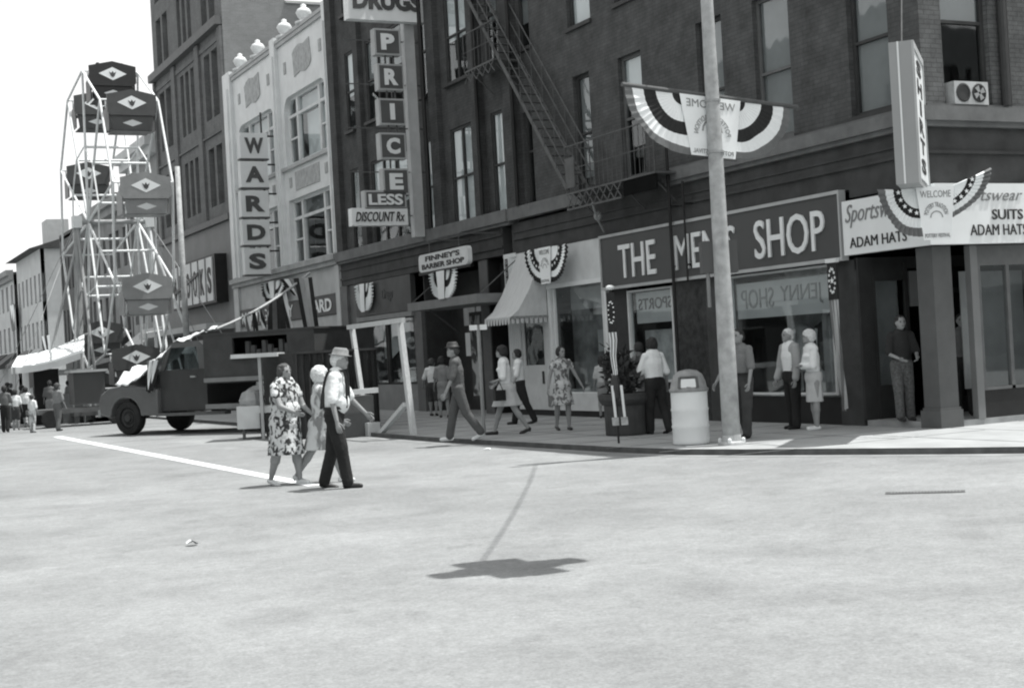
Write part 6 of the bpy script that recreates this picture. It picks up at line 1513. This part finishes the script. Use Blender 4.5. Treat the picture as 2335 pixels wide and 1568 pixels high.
# crowd by the ferris wheel
rnd = random.Random(3)
GC = 'crowd waiting beside the ferris wheel'
crowd = [(14, 985, 1.45, CLM, CLD, 'child in grey shirt and black trousers at the left edge of the crowd', HAIRD, 1), (38, 980, 1.30, CLW, CLJ, 'small child in white shirt and dark jeans near the left edge of the crowd', HAIRD, 1), (52, 966, 1.40, CLM, CLD, 'dark dressed child behind the small white shirted ones in the crowd', HAIRD, 1),
 (86, 968, 1.55, CLW, CLG, 'taller youth in white shirt standing up in the crowd behind a small child', HAIRM, 0), (76, 986, 1.15, CLW, DR2, 'smallest child in white top and patterned shorts at the front of the crowd', HAIRM, 1), (118, 970, 1.55, CLM, CLG, 'person in mid grey shirt leaning by the slanting brace of the wheel', HAIRM, 0),
 (134, 982, 1.45, CLG, CLM, 'child in grey shirt and grey trousers right of the slanting wheel brace', HAIRM, 1), (158, 960, 1.5, CLG, CLJ, 'person in grey shirt with dark jeans before the ticket tent counter', HAIRD, 0), (204, 962, 1.4, CLM, DR2, 'child by the tower foot in mid grey top and patterned shorts', HAIRD, 1), (28, 962, 1.5, CLL, CLG, 'person in light grey shirt at back left of the crowd', HAIRM, 0), (104, 962, 1.5, CLL, CLM, 'person in light shirt deep in the crowd beneath the tent', HAIRD, 0),
 (62, 974, 1.35, CLW, CLD, 'child in white shirt and black trousers in the middle of the crowd', HAIRD, 1), (20, 975, 1.55, CLD, CLG, 'adult in black top at the far left of the crowd', HAIRD, 0), (180, 962, 1.5, CLD, CLM, 'person in black top by the engine cabinet', HAIRD, 0)]
for i, (px_, py_, H_, tp_, bt_, lb, hr_, ch) in enumerate(crowd):
    person(px_, py_, RZ, H_, mixv(aw2, rt2, rnd.uniform(-.3, .6)), lb, GC, legs=((rnd.uniform(0, 10), 3), (rnd.uniform(-10, 0), 8)), arms=((rnd.uniform(-10, 20), 8, 20, 0), (rnd.uniform(-10, 20), 8, 20, 0)), top=tp_, bottom=bt_, kind='shorts' if ch and i % 2 else 'trousers', hair=hr_, child=bool(ch), vox=.022, hands=False)
FL = thing('flag', onX(28, 700, -.3), 'striped flag hung in folds on the pale building at the left edge', 'flag')
hang(FL, 'stripes', onX(28, 695, -.5), 3.2, 2.2, (0, -1, 0), [FLAGG, FLAGW, FLAGD], n=7, rows=6, tip=.6, tw=0)
FL = thing('flag', onX(110, 770, -.3), 'crumpled flag drooping from the front of the gabled pale building', 'flag')
hang(FL, 'stripes', onX(104, 765, -.6), 4.0, 2.0, (0, -1, 0), [FLAGD, FLAGW, FLAGG, FLAGW], n=8, rows=6, tip=.3, tw=1.5)
# riders
GR = 'riders on the ferris wheel'
for k, x_, tp_, lb in ((0, -.45, CLM, 'rider on the left of the topmost ferris wheel seat'), (0, .4, CLL, 'rider on the right of the topmost ferris wheel seat'), (9, -.2, CLM, 'rider in the upper left ferris wheel seat'), (8, -.3, CLM, 'rider in the left ferris wheel seat above the axle'), (4, -.3, CLL, 'rider in light shirt in the low seat above the truck hood'), (4, .25, CLW, 'rider in white shirt in the low seat above the truck hood'), (2, -.35, CLG, 'rider in the light grey seat at right')):
    s_ = seats[k][1]
    person(0, 0, 0, 1.6, (0, 1), lb, GR, legs=((85, 80), (85, 80)), arms=((40, 8, 20, 0), (40, 8, 20, 0)), top=tp_, bottom=CLJ, kind='trousers', seated=True, pos=(s_.x+x_, s_.y+.05, s_.z+.0), vox=.024, hands=False, hair=HAIRM if k else HAIRD)
# handbag
b = MB(); p = onZ(1160, 989, SZ)-RT*.13-FW*.30; b.box(p.x-.11, p.x+.11, p.y-.05, p.y+.05, .80, 1.0); b.tube(p+Vector((-.08, 0, .83)), p+Vector((0, 0, 1.02)), .008, n=5); b.tube(p+Vector((.08, 0, .83)), p+Vector((0, 0, 1.02)), .008, n=5)
o = b.build('handbag', LEA); o['label'] = 'dark leather handbag hanging from the arm of the woman in pale skirt'; o['category'] = 'handbag'
# mannequins and goods in the big window
def dummy(x, y, z, m, label, h=1.0):
    T = thing('mannequin', (x, y, z), label, 'mannequin', 'clothed display dummies in the mens shop window')
    b = MB(); b.cap((x, y, z+.55*h), (x, y, z+1.15*h), .15, .19, flat=.7, fax=(1, 0, 0)); b.cap((x, y-.2, z+1.2*h), (x, y+.2, z+1.2*h), .07, .07)
    for s in (-1, 1): b.cap((x, y+s*.22, z+1.18*h), (x-.03, y+s*.26, z+.6*h), .065, .05)
    me = remesh(b, 'jacket', .02, 3); off = Vector((x, y, z))
    for v in me.vertices: v.co -= off
    me.materials.append(m); o = bpy.data.objects.new('jacket', me); COL.objects.link(o); o.parent = T
    b = MB(); b.tube((x, y, z), (x, y, z+.6), .03); b.lathe([(.15, 0), (.14, .03), (.03, .05)], (x, y, z), n=14); b.build('stand', FRAMED, T)
    b = MB(); b.prism([(-.04, .35), (.04, .35), (.0, 0)], (x-.20, y, z+.85*h), (0, 1, 0), (0, 0, 1), (.01, 0, 0)); b.build('shirt_front', CLW, T)
dummy(1.0, 4.6, .62, CLL, 'light jacket on a display dummy behind the lamp post side of the shop window')
dummy(1.0, 3.95, .62, mat('black_shirt', .03, .9, .1), 'dark suit jacket on a display dummy in the middle of the shop window')
dummy(1.1, 3.0, .62, mat('grey_shirt', .2, .9, .1), 'mid grey jacket on a display dummy behind the older woman')
b = MB(); b.lathe([(.12, 0), (.13, .12), (.1, .2), (.02, .22)], (.35, 4.15, .62), n=16); b.box(.2, .6, 3.4, 4.6, .60, .66); o = b.build('display_hat', CLL); o['label'] = 'pale hat on a low display shelf in the mens shop window'; o['category'] = 'hat'

bpy.data.scenes.remove(S2)

# tar seams and litter
rr = random.Random(11)
for i, (px_, py_, lb) in enumerate(((1111, 1025, 'small white paper scrap in the gutter below the pavement'), (440, 1243, 'crumpled pale litter ball alone on the left foreground road'))):
    p = onZ(px_, py_); b = MB(); n_ = 7
    pts = [p+Vector((math.cos(2*PI*k/n_)*rr.uniform(.04, .09), math.sin(2*PI*k/n_)*rr.uniform(.03, .07), rr.uniform(.005, .03 if i != 1 else .07))) for k in range(n_)]+[p+Vector((0, 0, .035))]
    b.add(pts, [(k, (k+1) % n_, n_) for k in range(n_)]); o = b.build('litter', CLW if i != 1 else CLL); o['label'] = lb; o['category'] = 'litter'
